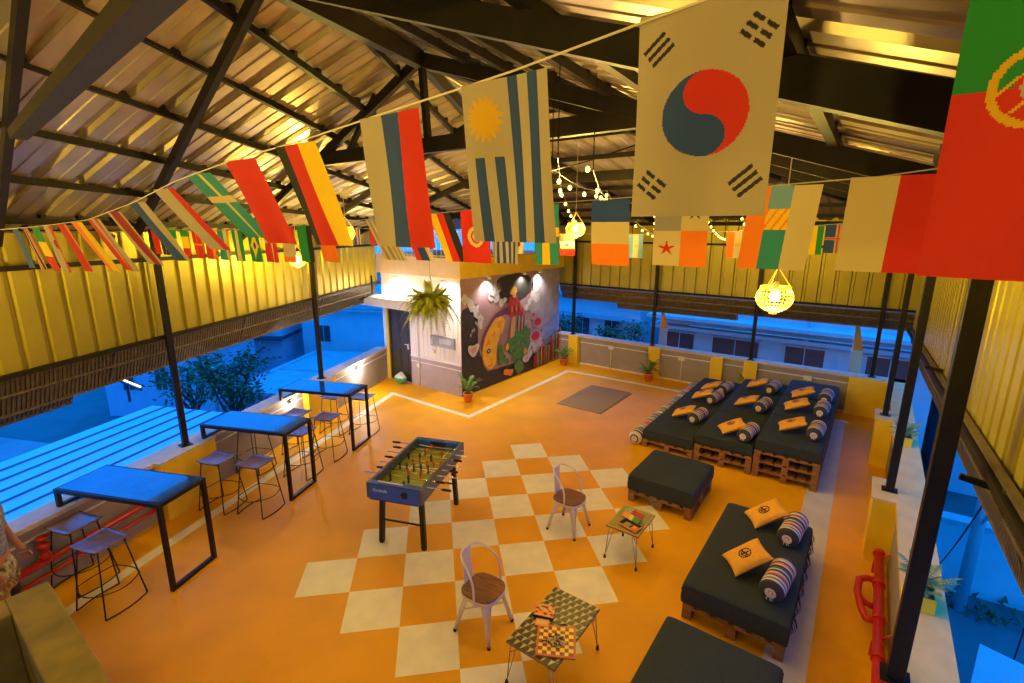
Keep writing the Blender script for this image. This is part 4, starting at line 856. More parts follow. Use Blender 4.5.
# wall lamps on the left parapet
gw = 'small glaring wall lamps on the left parapet'
for s_, wt_, lab in ((6.65, 30, 'small glaring wall lamp on the left parapet behind the farthest bar table'), (4.27, 12, 'small glaring wall lamp on the left parapet between the middle and farthest bar tables')):
    t = thing('wall_lamp', lab, 'wall lamp', tuple(LW(s_, -.035, .66 if s_ > 5 else .70)), LROT, gw)
    MB().box((0, -.01, .02), (.09, .04, .07)).build('housing', M_plastic, t, bevel=.004); MB().ball((0, -.05, .01), .028, 10).build('lens', M_spot, t)
    lamp_light('wall_light', (0, -.11, .0), wt_, (1, .84, .66), t, .03)
# ---------------------------------------------------------------- fairy lights
strands = (((3.45, .35, 4.30), (2.0, .80, 4.24), (.6, 3.1, 4.10)), ((3.31, 1.57, 4.26), (2.85, 2.2, 4.23), (1.35, 6.3, 3.74)), ((3.30, 3.19, 4.21), (3.07, 4.53, 4.13), (2.85, 6.3, 3.92)), ((2.75, .61, 4.24), (2.34, 2.27, 4.22), (1.6, 4.51, 4.02)), ((3.63, 4.41, 4.17), (3.51, 5.92, 4.03), (3.42, 7.6, 3.86)), ((2.60, 4.6, 4.08), (2.48, 5.37, 4.0), (2.25, 7.4, 3.72)), ((2.95, .35, 4.27), (2.0, 2.0, 4.22), (.6, 4.9, 3.95)), ((3.13, .45, 4.20), (2.34, 2.27, 4.18), (1.2, 6.8, 3.74)))
labs = ('leftmost strand of small yellow fairy bulbs crossing behind the striped sun flag', 'strand of fairy bulbs running from the big round emblem flag towards the back parapet', 'strand of fairy bulbs just left of the orange flag', 'strand of fairy bulbs behind the blue and yellow flags in the middle', 'rightmost strand of fairy bulbs, seen through the orange and blue flag', 'short strand of fairy bulbs right of the flag with two stars', 'strand of fairy bulbs left of the blue, white and orange flag, near the hanging lamp', 'long strand of fairy bulbs right of the blue, white and orange flag')
for si, ((a, b_, c_), lab) in enumerate(zip(strands, labs)):
    a, b_, c_ = Vector(a), Vector(b_), Vector(c_); t = thing('fairy_light_string', lab, 'string lights', a, 0, 'fairy light strands hanging under the roof')
    top = Vector((a.x, a.y, ztop(a.x, a.y))) ; P = [top, a]; bl_ = []
    for (p, q) in ((a, b_), (b_, c_)):
        n_ = 7 if (q - p).length > 2 else 4
        for i in range(n_): s = i / n_; v = p.lerp(q, s) - Vector((0, 0, .05 * math.sin(PI * s))); P.append(v); bl_.append(v)
    P.append(c_); bl_.append(c_); P.append(Vector((c_.x, c_.y + .3, ztop(c_.x, min(c_.y + .3, 10)) if True else 0)))
    MB().tube(P, .0035, 5).build('cable', M_black, t, True)
    for i, v in enumerate(bl_):
        if i: MB().ball(v - Vector((0, 0, .045)), .0145, 8, 0, (1, 1, 1.25)).build('bulb', M_fairy, t, True)
        if i % 4 == 2: lamp_light('fairy_glow', v - Vector((0, 0, .1)) - a, 9, (1, .60, .15), t, .03)
# ---------------------------------------------------------------- flags
CL = {k_: cloth('cloth_' + k_, v) for k_, v in dict(white=(.42, .35, .26), cream=(.60, .48, .24), red=(.58, .03, .02), maroon=(.30, .02, .02), orange=(.88, .22, .02), yellow=(.85, .55, .02), blue=(.03, .07, .26), sky=(.18, .36, .52), teal=(.04, .26, .26), green=(.02, .24, .06), black=(.025, .025, .03), gold=(.66, .38, .02), grey=(.30, .27, .26)).items()}
def vb(*cs):   # upright bands, left to right
    n_ = sum(w_ for _, w_ in cs)
    def f_(u, v):
        s = 0
        for c_, w_ in cs:
            s += w_ / n_
            if u < s: return c_
        return cs[-1][0]
    return f_
def hb(*cs): g_ = vb(*cs); return lambda u, v: g_(v, u)
def cross(bg, fg, fg2=None, cx=.5, cy=.38, w_=.09):
    def f_(u, v):
        a, b_ = abs(u - cx), abs(v - cy) * 1.5
        if min(a, b_) < w_ * .5: return fg
        if min(a, b_) < w_ and fg2: return fg2
        return bg if fg2 else (fg if min(a, b_) < w_ * .8 else bg)
    return f_
def ring(base, cx, cy, r0, r1, c_, inner=None):
    def f_(u, v):
        d_ = math.hypot(u - cx, (v - cy) * 1.5)
        return c_ if r0 <= d_ < r1 else inner if inner and d_ < r0 else base(u, v)
    return f_
def uruguay(u, v):
    if u < .52 and v < .45:
        x, y = u - .26, (v - .22) * 1.5; d_ = math.hypot(x, y); a = math.atan2(y, x)
        return 'gold' if d_ < .13 + .08 * abs(math.sin(a * 8)) else 'white'
    k_ = int(u * 9); return 'blue' if k_ % 2 else 'white'
def korea(u, v):
    x, y = u - .52, (v - .50) * 1.5; d_ = math.hypot(x, y)
    if d_ < .30:
        s = .15; 
        if math.hypot(x, y + s) < s: return 'red'
        if math.hypot(x, y - s) < s: return 'blue'
        return 'blue' if x < 0 else 'red'
    for sx in (-1, 1):
        for sy in (-1, 1):
            px, py = u - .5 - sx * .34, (v - .5) * 1.5 - sy * .50
            a = sx * sy * .9; rx, ry = px * math.cos(a) + py * math.sin(a), -px * math.sin(a) + py * math.cos(a)
            if abs(ry) < .10 and abs(rx) < .075 and int((rx + .075) / .03) % 2 == 0: return 'black' if not (sx * sy < 0 and abs(ry) < .012) else 'white'
    return 'white'
def portugal(u, v):
    d_ = math.hypot(u - .31, (v - .40) * 1.48)
    if .15 < d_ < .185 or (d_ < .17 and abs((u + v * 1.5) * 14 % 2 - 1) < .12): return 'gold'
    if d_ < .07: return 'white' if d_ > .05 or int(u * 30) % 2 else 'blue'
    if d_ < .09: return 'red'
    return 'green' if v < .40 else 'red'
def star(cx, cy, r):
    def f_(u, v):
        x, y = u - cx, (v - cy) * 1.5; d_ = math.hypot(x, y); a = math.atan2(x, -y) % (2 * PI / 5); a = min(a, 2 * PI / 5 - a); lim = r * .38 / max(.2, math.cos(a - PI / 5) if False else (math.cos(PI / 5 - a) * .38 + (PI / 5 - a) / (PI / 5) * -.0 + a * .95)); return d_ < lim
    return f_
s1, s2 = star(.75, .25, .14), star(.25, .75, .14)
def panama(u, v):
    if s1(u, v): return 'blue'
    if s2(u, v): return 'red'
    return ('grey' if u < .5 else 'cream') if v < .5 else ('cream' if u < .5 else 'orange')
def colomb(u, v):
    if u < .30: return 'orange'
    if u < .62:
        if .27 < v < .52: return 'yellow' if int(u * 24 + v * 17) % 3 else 'orange'
        return 'sky' if v < .3 else 'teal'
    return 'cream'
def tunisia(u, v):
    d_ = math.hypot(u - .5, (v - .5) * 1.5)
    if d_ < .30: return 'red' if (.14 < d_ < .2 and u < .62) or (math.hypot(u - .54, (v - .5) * 1.5) < .07) else 'cream'
    return 'red'
def stripes(a, b_, n_): return lambda u, v: a if int(u * n_) % 2 else b_
def brazil(u, v):
    x, y = abs(u - .5), abs(v - .5) * 1.5
    if math.hypot(x, y) < .17: return 'blue'
    return 'yellow' if x / .40 + y / .62 < 1 else 'green'
def make_flag(nm, pat, loc, w_=.2, h=.3, sw=0., sx=0., wav=.012, res=(20, 30), ph=0., rz=0.):
    keys = []
    def mf(u, v):
        k_ = pat(u, v)
        if k_ not in keys: keys.append(k_)
        return keys.index(k_)
    def P(u, v):
        x = (u - .5) * w_ + sx * h * v; wv = wav * math.sin(u * 7 + ph + v * 2) * (.2 + v); d_ = h * v
        yy = d_ * math.sin(sw) + wv; zz = -d_ * math.cos(sw)
        return (x * math.cos(rz) - yy * math.sin(rz), x * math.sin(rz) + yy * math.cos(rz), zz)
    b = MB().grid(P, res[0], res[1], mf); o = b.build(nm, [CL[k_] for k_ in keys]); o.location = loc; return o
def interp(tab, x):
    if x <= tab[0][0]: return tab[0][1:]
    for p, q in zip(tab[:-1], tab[1:]):
        if x <= q[0]: s = (x - p[0]) / (q[0] - p[0]); return [lin(a, b_, s) for a, b_ in zip(p[1:], q[1:])]
    return tab[-1][1:]
def bunting(tab, flags, nm, grp, cordlab, w_=.2, h=.3, res=(20, 30)):
    P = [Vector((x, *interp(tab, x))) for x in [lin(tab[0][0], tab[-1][0], i / 60) for i in range(61)]]
    tag(MB().tube(P, .0022, 5).build('bunting_cord', M_cord), cordlab, 'cord')
    for i, fl in enumerate(flags):
        x, desc, pat = fl[:3]; kw = fl[3] if len(fl) > 3 else {}
        y, z = interp(tab, x); o = make_flag('flag', pat, (x, y, z - .004), kw.get('w', w_), kw.get('h', h), kw.get('sw', .05), kw.get('sx', 0), kw.get('wav', .008), kw.get('res', res), i * 1.7)
        tag(o, desc, 'flag', grp)
LBL = lambda a: a
near = [(-2.15, -1.42, 3.82), (-.2, -1.42, 3.86), (.5, -1.42, 3.88), (1.1, -1.42, 3.90), (1.8, -1.42, 3.97), (2.3, -1.42, 4.04), (2.75, -1.42, 4.08), (3.24, -1.44, 4.10), (3.6, -1.46, 4.12), (3.93, -1.47, 4.14), (4.28, -1.42, 4.20), (4.62, -1.42, 4.22), (5.03, -1.42, 4.02)]
N_ = 'on the nearest bunting cord'
bunting(near, [
    (4.705, 'green over red flag with round gold emblem, largest, at the upper right edge', portugal, dict(res=(110, 150), w=.25, h=.37)),
    (4.28, 'white flag with red and blue circle, hanging near the middle top', korea, dict(res=(130, 190), w=.215, h=.31)),
    (3.93, 'white flag with gold sun and upright blue stripes ' + N_, uruguay, dict(res=(72, 100), sw=.12, sx=.02)),
    (3.60, 'white, navy and red upright banded flag ' + N_, vb(('white', 1), ('blue', .8), ('red', .9)), dict(res=(30, 20), sw=.15, sx=-.06)),
    (3.17, 'black, red and yellow upright banded flag, tilted, ' + N_, vb(('black', .6), ('red', 1), ('yellow', 1)), dict(res=(30, 20), sw=.35, sx=.0)),
    (2.82, 'plain red flag ' + N_ + ' left of the black red yellow one', vb(('red', 1)), dict(sw=.45, sx=-.03)),
    (2.50, 'teal flag with cream cross ' + N_, cross('teal', 'cream'), dict(sw=.7, sx=.06, res=(30, 40))),
    (2.16, 'pinkish white and red flag ' + N_ + ', beside the teal cross flag', vb(('white', 1), ('red', .35)), dict(sw=.6, sx=.1)),
    (1.84, 'navy and white flag ' + N_, vb(('blue', 1), ('white', .6)), dict(sw=.5, sx=.1)),
    (1.52, 'white and maroon flag ' + N_, vb(('white', .5), ('maroon', 1), ('white', .4)), dict(sw=.5, sx=.12)),
    (1.20, 'red, white and maroon striped flag ' + N_, stripes('white', 'red', 4), dict(sw=.4, sx=.16)),
    (.88, 'orange and yellow flag ' + N_, vb(('orange', 1), ('yellow', .6)), dict(sw=.4, sx=.16)),
    (.56, 'red flag with orange edge ' + N_, vb(('red', 1), ('orange', .3)), dict(sw=.3, sx=.14)),
    (.24, 'white and red flag with dark emblem ' + N_, ring(vb(('white', 1), ('red', .8)), .5, .4, 0, .16, 'maroon'), dict(sw=.2)),
    (-.08, 'green, yellow and red flag ' + N_, hb(('green', 1), ('yellow', 1), ('red', 1)), dict(sw=.2)),
    (-.40, 'dark flag with red and white stripes at the left edge of the view', lambda u, v: 'red' if .4 < u < .5 or .75 < u < .85 else 'white' if .34 < u < .56 or .7 < u < .9 else 'black', dict(sw=.2)),
    (-.72, 'dark blue flag on the nearest bunting cord, cut by the left edge', vb(('blue', 1)), dict(sw=.2)),
], 'flag', 'flags on the nearest bunting cord', 'cream bunting cord nearest the viewer, carrying the largest flags')
mid = [(-2.85, .12, 3.84), (-1.5, .12, 3.83), (-.5, .1, 3.84), (.2, .08, 3.86), (1.0, .07, 3.90), (1.95, .07, 3.94), (2.66, -.04, 3.97), (3.14, -.1, 3.985), (3.82, -.10, 4.01), (4.55, -.26, 4.03), (5.03, -.28, 4.10)]
M_ = 'on the second bunting cord'
bunting(mid, [
    (4.57, 'cream and red half-and-half flag beside the big green and red one', vb(('cream', 1), ('red', 1.12)), dict(w=.28, sx=-.03, res=(24, 12))),
    (4.235, 'orange, blue and cream flag with gold emblem behind the round lamp', colomb, dict(w=.23, res=(50, 60), sx=-.08)),
    (3.84, 'quartered grey, cream and orange flag with two stars', panama, dict(w=.23, res=(60, 80))),
    (3.51, 'blue over white over orange-red flag in the middle of the view', hb(('blue', 1), ('cream', 1.02), ('orange', .98)), dict(w=.19, res=(20, 30))),
    (3.16, 'teal flag with yellow cross above the balcony corner', cross('teal', 'yellow', None, .5, .45, .16), dict(w=.145, res=(30, 40))),
    (2.88, 'blue and white upright striped flag behind the sun flag', stripes('blue', 'white', 9), dict(w=.16, res=(36, 10))),
    (2.63, 'red flag with pale disc and crescent over the balcony', tunisia, dict(w=.21, res=(50, 60), sx=.03)),
    (2.30, 'yellow, red and black slanting flag above the balcony', vb(('yellow', 1), ('red', .9), ('black', .8)), dict(w=.18, sx=.28, sw=.2)),
    (1.95, 'red, navy and cream slanting flag above the balcony', vb(('red', 1), ('blue', .9), ('cream', .8)), dict(w=.18, sx=.28, sw=.25)),
    (1.62, 'cream flag with thin brown stripes slanting beside the high round lamp', stripes('grey', 'cream', 9), dict(w=.24, sx=.35, sw=.3, res=(36, 16))),
    (.98, 'orange flag ' + M_ + ' behind the slanted banded flag', vb(('orange', 1)), dict(sx=.15)),
    (.68, 'dark green flag ' + M_, vb(('green', 1), ('black', .4)), {}),
    (.42, 'red over cream flag ' + M_ + ' near the low round lamp', hb(('red', 1), ('cream', 1), ('orange', .4)), {}),
    (.12, 'red flag with cream cross ' + M_, cross('red', 'cream'), {}),
    (-.20, 'yellow diamond on green flag ' + M_, brazil, dict(res=(30, 40))),
    (-.54, 'green, cream and green flag ' + M_, vb(('green', 1), ('cream', 1), ('green', 1)), {}),
    (-.86, 'teal and cream flag ' + M_, vb(('teal', 1), ('cream', .6)), {}),
    (-1.18, 'red flag ' + M_ + ' right of the red and orange pair', vb(('red', 1), ('orange', .3)), {}),
    (-1.50, 'red flag with thin cream line ' + M_, cross('red', 'orange', None, .4, .5, .05), {}),
    (-1.82, 'yellow over red flag ' + M_, hb(('green', .6), ('yellow', 1), ('red', .8)), {}),
    (-2.12, 'green, cream and green banded small flag ' + M_, hb(('green', 1), ('cream', 1.2), ('green', .8)), {}),
    (-2.42, 'dark flag with thin cream cross ' + M_, cross('black', 'red', 'cream'), dict(res=(30, 40))),
    (-2.68, 'red small flag ending the second bunting cord by the left post', vb(('red', 1)), {}),
], 'flag', 'flags on the second bunting cord', 'cream bunting cord crossing the middle of the room')
far = [(-4.2, 3.6, 3.88), (-2, 3.9, 3.80), (0, 4.0, 3.78), (1.96, 3.98, 3.79), (3.22, 3.9, 3.84), (4.05, 4.0, 3.91), (4.5, 4.1, 3.95), (4.98, 4.5, 4.02)]
F_ = 'on the farthest bunting cord'
bunting(far, [
    (4.17, 'blue flag with red and white cross ' + F_, cross('blue', 'red', 'white', .5, .5), dict(w=.24, res=(30, 40))),
    (3.94, 'red, yellow and green flag ' + F_, vb(('red', 1), ('yellow', 1.2), ('green', .8)), dict(w=.2)),
    (3.74, 'green and cream flag ' + F_ + ' beside the orange flag', hb(('green', 1), ('cream', 1), ('green', 1)), dict(w=.17)),
    (3.22, 'red, cream and green flag with emblem ' + F_, ring(vb(('orange', 1), ('cream', 1), ('green', 1)), .5, .5, 0, .12, 'gold'), dict(w=.24, res=(30, 30))),
    (2.62, 'yellow and green small flag beside the star flag ' + F_, hb(('gold', 1), ('cream', 1), ('green', .8)), {}),
    (1.96, 'light blue and cream banded flag with sun ' + F_, ring(vb(('sky', 1), ('cream', 1), ('sky', 1)), .5, .5, 0, .1, 'gold'), dict(res=(30, 30))),
    (1.55, 'grey and orange small flag ' + F_, vb(('orange', 1), ('cream', .5)), {}),
    (.92, 'red flag with cream band and emblem ' + F_, ring(hb(('red', 1), ('cream', 1), ('red', 1)), .5, .5, 0, .12, 'maroon'), dict(w=.24, res=(30, 30))),
    (.45, 'blue small flag behind the teal and yellow flag ' + F_, vb(('blue', 1)), {}),
    (.05, 'cream flag with dark disc ' + F_, ring(vb(('cream', 1)), .5, .5, 0, .2, 'maroon'), dict(res=(24, 30))),
    (-.35, 'cream flag with grey stripes ' + F_, stripes('grey', 'cream', 7), {}),
    (-.8, 'maroon small flag ' + F_, vb(('maroon', 1), ('cream', .2)), {}),
    (-1.3, 'red and black small flag ' + F_ + ' right of the slanting flag', vb(('red', 1), ('black', .6)), {}),
    (-1.75, 'purple-blue and red small flag above the balcony front ' + F_, vb(('blue', 1), ('red', .7), ('cream', .5)), {}),
    (-2.2, 'cream and orange flag above the balcony front ' + F_, hb(('blue', .6), ('cream', 1), ('orange', .8)), dict(w=.26)),
    (-2.6, 'red, blue and green small flag ' + F_, vb(('blue', 1), ('green', .7)), {}),
    (-3.1, 'dark red small flag ' + F_, vb(('maroon', 1)), {}),
    (-3.5, 'navy flag with orange edge at the balcony railing ' + F_, vb(('blue', .8), ('orange', .5), ('blue', .6), ('white', .25)), {}),
], 'flag', 'flags on the farthest bunting cord', 'cream bunting cord farthest from the viewer, with the smallest flags', res=(14, 18))
# ---------------------------------------------------------------- person at the left edge
M_skin = mat('skin', (.42, .17, .07), .55); M_shirt = mat('grey_shirt', (.34, .33, .34), .85, col2=(.12, .12, .14), scale=14, stretch=(1, 1, 4)); M_short = mat('floral_shorts', (.60, .50, .30), .85, col2=(.04, .035, .03), scale=22); M_hair = mat('dark_hair', (.03, .02, .015), .6); M_trou = mat('black_leggings', (.015, .014, .016), .8)
def skinned(nm, verts, edges, radii, m_, parent, root=0, sub=2):
    me = bpy.data.meshes.new(nm); me.from_pydata(verts, edges, []); o = bpy.data.objects.new(nm, me); COL.objects.link(o); o.parent = parent; me.materials.append(m_)
    sk = o.modifiers.new('skin', 'SKIN')
    if not me.skin_vertices: 
        bpy.context.view_layer.objects.active = o; bpy.ops.object.select_all(action='DESELECT'); o.select_set(True)
        try: bpy.ops.mesh.customdata_skin_add()
        except Exception: pass
    for i, r_ in enumerate(radii):
        sv = me.skin_vertices[0].data[i]; sv.radius = r_ if isinstance(r_, tuple) else (r_, r_); sv.use_root = (i == root)
    sk.use_smooth_shade = True; s_ = o.modifiers.new('sub', 'SUBSURF'); s_.levels = sub; s_.render_levels = sub
    return o
t = thing('person', 'person in grey top and black and cream floral shorts standing at the left edge', 'person', (-1.50, -1.90, 0), R(-25))
V = [(0, 0, .90), (0, 0, 1.08), (0, 0, 1.25), (0, .01, 1.40), (0, .0, 1.47), (0, .02, 1.56), (0, .03, 1.65),
     (.17, 0, 1.37), (.24, .0, 1.12), (.25, .09, .92), (.25, .13, .84), (-.17, 0, 1.37), (-.23, .02, 1.12), (-.25, .08, .92), (-.25, .12, .84),
     (.09, 0, .84), (.10, .03, .48), (.10, .0, .10), (.10, .12, .035), (-.09, 0, .84), (-.10, .02, .48), (-.10, 0, .10), (-.10, .12, .035)]
E_ = [(0, 1), (1, 2), (2, 3), (3, 4), (4, 5), (5, 6), (3, 7), (7, 8), (8, 9), (9, 10), (3, 11), (11, 12), (12, 13), (13, 14), (0, 15), (15, 16), (16, 17), (17, 18), (0, 19), (19, 20), (20, 21), (21, 22)]
Rr = [(.15, .10), (.13, .09), (.15, .10), (.12, .08), .05, (.075, .09), (.07, .085), .055, .042, .032, .028, .055, .042, .032, .028, .085, .058, .036, (.04, .028), .085, .058, .036, (.04, .028)]
skinned('body', V, E_, Rr, M_skin, t)
for hx, hy, hz in ((.25, .13, .84), (-.25, .12, .84)):
    for i in range(4): skinned('finger', [(hx, hy + (i - 1.5) * .018, hz - .01), (hx, hy + (i - 1.5) * .019, hz - .05), (hx - .01 * (1 if hx > 0 else -1), hy + (i - 1.5) * .019, hz - (.085, .09, .088, .075)[i])], [(0, 1), (1, 2)], [.009, .008, .007], M_skin, t, 0, 1)
    sg = -1 if hx > 0 else 1; skinned('thumb', [(hx + sg * .01, hy + .03, hz), (hx + sg * .02, hy + .05, hz - .03), (hx + sg * .025, hy + .055, hz - .055)], [(0, 1), (1, 2)], [.010, .009, .008], M_skin, t, 0, 1)
skinned('top', [(0, 0, .93), (0, 0, 1.08), (0, 0, 1.25), (0, .01, 1.385), (.17, 0, 1.37), (.225, 0, 1.20), (-.17, 0, 1.37), (-.22, .01, 1.20)], [(0, 1), (1, 2), (2, 3), (3, 4), (4, 5), (3, 6), (6, 7)], [(.165, .115), (.145, .105), (.165, .115), (.135, .095), .07, .06, .07, .06], M_shirt, t)
skinned('shorts', [(0, 0, .98), (0, 0, .88), (.10, .01, .78), (.11, .03, .60), (-.10, .01, .78), (-.11, .03, .60)], [(0, 1), (1, 2), (2, 3), (1, 4), (4, 5)], [(.155, .115), (.17, .125), .105, .10, .105, .10], M_short, t)
skinned('leggings', [(.10, .02, .62), (.10, .02, .46), (.10, .0, .14)], [(0, 1), (1, 2)], [.08, .066, .045], M_trou, t); skinned('leggings', [(-.10, .02, .62), (-.10, .02, .46), (-.10, .0, .14)], [(0, 1), (1, 2)], [.08, .066, .045], M_trou, t)
MB().ball((0, .015, 1.645), .098, 16, 0, (.86, 1.0, 1.1)).build('hair', M_hair, t)
MB().ball((-.033, .118, 1.60), .010, 8).ball((.033, .118, 1.60), .010, 8).build('eyes', M_ink, t); MB().ball((0, .13, 1.575), .014, 8, 0, (.8, 1, 1.4)).ball((.08, .03, 1.585), .02, 8, 0, (.4, 1, 1.3)).ball((-.08, .03, 1.585), .02, 8, 0, (.4, 1, 1.3)).build('nose_and_ears', M_skin, t); MB().ball((0, .12, 1.54), .018, 8, 0, (1.2, .5, .35)).build('mouth', mat('lip', (.35, .08, .06), .5), t)
# ---------------------------------------------------------------- outside
G = -4.2
struct(MB().bb(-70, 60, -40, 80, G - .3, G).build('ground', mat('dusk_ground', (.16, .17, .18), .9, var=.3, scale=.6)))
MW = mat('outside_white_render', (.62, .64, .68), .8, var=.12, scale=1.2); ML = mat('outside_lilac_render', (.70, .52, .66), .8, var=.1, scale=1.4); MG = mat('outside_roof_grey', (.46, .50, .54), .7, var=.15, scale=2); MD = mat('outside_dark', (.07, .06, .07), .7, var=.3); MBn = mat('outside_brown_shutter', (.22, .07, .05), .6, var=.2, stretch=(1, 1, 12)); MRf = mat('pale_roof_sheet', (.50, .76, .88), .45, var=.1, scale=2); MLo = mat('flat_roof_cement', (.30, .34, .38), .85, var=.25, scale=1.2)
def bldg(label, loc, rz, walls, roof=None, wins=(), cat='building', nm='building', wm=MW, rm=MG, winm=MD):
    t = thing(nm, label, cat, loc, rz); b = MB()
    for q in walls: b.bb(*q)
    b.build('wall', wm, t)
    if roof:
        b = MB()
        for q in roof: b.bb(*q)
        b.build('roof', rm, t)
    for (x0, x1, z0, z1, y) in wins:
        fr = MB().bb(x0 - .05, x1 + .05, y - .03, y + .05, z0 - .05, z1 + .05).build('window', wm, t)
        MB().bb(x0, x1, y - .045, y - .03, z0, z1).build('shutter', winm, fr)
        b = MB(); n_ = max(2, int((x1 - x0) / .3))
        if winm is MBn: n_ = 2
        for i in range(n_ + 1): xx = lin(x0, x1, i / n_); b.bb(xx - .012, xx + .012, y - .06, y - .045, z0, z1)
        b.build('bars', wm, fr)
    return t
# striped roof just below on the left (local x along the wall direction)
t = thing('striped_roof', 'pale blue sheet roof with dark seams below the left parapet', 'roof', tuple(LW(1.8, 3.4, -1.15)), LROT)
b = MB(); b.bb(-6.3, 5.7, -2.5, 3.7, -.08, 0); b.build('sheet', MRf, t)
b = MB()
for i in range(12): y = -2.3 + i * .50; b.bb(-6.3, 5.7, y, y + .04, 0, .03)
b.build('seam', mat('roof_seam', (.10, .16, .22), .7), t)
b = MB().bb(-6.2, 5.6, -2.4, 3.1, -3.0, -.08); b.build('wall', ML, t)
MB().tube([(-3.6, -2.4, .03), (-3.5, 3.1, .05)], .02, 5).tube([(.2, -2.4, .03), (-.1, 3.1, .05)], .012, 5).build('cable', MD, t)
t = thing('flat_roof', 'dark flat cement roof beyond the striped roof on the left', 'roof', tuple(LW(1.4, 10.0, -1.6)), LROT)
MB().bb(-7.5, 4.2, -3.2, 3.2, -2.6, 0).bb(-7.5, 4.2, -3.3, -3.1, 0, .18).bb(-7.5, 4.2, 3.0, 3.3, 0, .5).build('deck', MLo, t)
MB().bb(1.2, 1.9, -2.2, -1.6, .0, .5).bb(1.25, 1.85, -2.22, -2.2, .1, .4).build('air_unit', MW, t)
MB().bb(-6, -1.2, -.8, 1.4, 0, .9).build('stair_head', MD, t)
t = thing('tube_light', 'glowing white tube light on the roof beyond the left parapet', 'lamp', (-14.3, 2.55, -.95), R(3))
MB().tube([(-1.05, 0, 0), (1.05, 0, 0)], .02, 8).build('tube', mat('tube_glow', (1, .9, .8), .4, emit=5, emcol=(1, .82, .72)), t); MB().bb(-1.1, 1.1, -.03, .03, -.12, -.04).bb(-.03, .03, -.03, .03, -.7, -.1).build('batten', MD, t)
bldg('lilac walled yard building seen between the left posts', (-19.0, 5.6, G), R(38), ((-3.2, 1.6, 0, 3.5, 0, 2.9),), ((-3.4, 1.8, -.2, 3.7, 2.9, 3.0),), ((-2.4, -1.9, 1.2, 2.2, 0), (-1.0, -.5, 1.2, 2.2, 0)), wm=ML, winm=MBn)
bldg('white house with two dark barred windows behind the left parapet, near the dark door', (-18.4, 13.6, G), R(27), ((-2.6, 5.2, 0, 5, 0, 4.3),), ((-2.9, 5.5, -.4, 5.3, 4.3, 4.5), (-2.9, 5.5, -.5, 0, 3.7, 3.78)), ((-1.7, -.9, 1.9, 2.8, 0), (2.2, 3.2, 1.9, 2.8, 0)))
t = bldg('low house with broad plain blue-grey roof below the white house', (-14.2, 8.2, G), R(27), ((-1.6, 6.0, -.6, 5.4, 0, 1.55),), None, ((-.9, -.1, .7, 1.3, -.6),), wm=ML)
MB().prism([(-2.2, -1.2), (6.4, -1.2), (6.4, 5.6), (-2.2, 5.6)], 1.55, 1.68).bar((-2.2, 1.9, 1.70), (6.4, 1.9, 1.70), .05, .05).bb(-2.4, -2.1, -1.3, 5.6, 1.5, 1.72).build('roof', MG, t)
MB().bb(-3.0, -2.78, -1.4, -1.18, 0, 2.6).bb(-3.2, -2.6, -1.5, -1.1, 2.6, 2.68).build('post', MW, t)
bldg('dark building with railing far behind the tree on the left', (-22.5, 10.2, G), R(35), ((-3, 2.0, 0, 4, 0, 3.5),), ((-3.2, 2.2, -.6, 4.2, 2.2, 2.3), (-3.2, 2.2, -.2, 4.2, 3.5, 3.6)), ((-2.2, -.6, 2.45, 3.2, 0), (.1, 1.4, 2.45, 3.2, 0)), wm=ML, rm=MD)
# trees
MT = mat('outside_leaf', (.07, .17, .06), .7, col2=(.02, .06, .03), scale=6); MTr = mat('outside_bark', (.09, .06, .05), .9)
def tree(label, loc, h, rad, n_=900, seed=1, zc=.72, leaf=.10):
    t = thing('tree', label, 'tree', loc); random.seed(seed); b = MB(); b.tube([(0, 0, 0), (.08, .05, h * .3), (-.05, .0, h * .55), (.05, 0, h * .8)], [.12, .10, .07, .03], 8)
    tips = []
    for i in range(11):
        a = i * 2.4; z0 = h * (.28 + .05 * (i % 6)); e = Vector((math.cos(a) * rad * .75, math.sin(a) * rad * .75, h * zc + (i % 4 - 1.5) * rad * .35)); s_ = Vector((0, 0, z0)); b.tube([s_, s_.lerp(e, .5) + Vector((0, 0, -.1)), e], [.05, .035, .015], 5); tips.append(e)
    b.build('trunk', MTr, t); b = MB()
    for i in range(n_):
        c_ = random.choice(tips); d_ = Vector((random.gauss(0, 1), random.gauss(0, 1), random.gauss(0, .8))) * rad * .30; p = c_ + d_
        q = Vector((random.uniform(-1, 1), random.uniform(-1, 1), random.uniform(-.6, .6))).normalized() * leaf; r_ = q.cross(Vector((random.uniform(-1, 1), random.uniform(-1, 1), 1))).normalized() * leaf * .45
        b.add([p - q, p + r_, p + q, p - r_], [(0, 1, 2, 3)])
    b.build('leaves', MT, t)
tree('leafy dark tree beyond the left parapet between the two posts', (-11.6, 4.5, G), 4.6, .95, 1500, 3, .76)
tree('small dark tree left of the leafy one beyond the left parapet', (-14.6, 4.4, G), 4.0, 1.0, 700, 8, .72)
tree('green tree behind the back parapet next to the painted wall', (-2.45, 13.6, G), 4.75, .75, 1500, 5, .86)
tree('thin green tree behind the post by the painted wall', (-4.9, 14.2, G), 5.0, .55, 500, 9, .86)
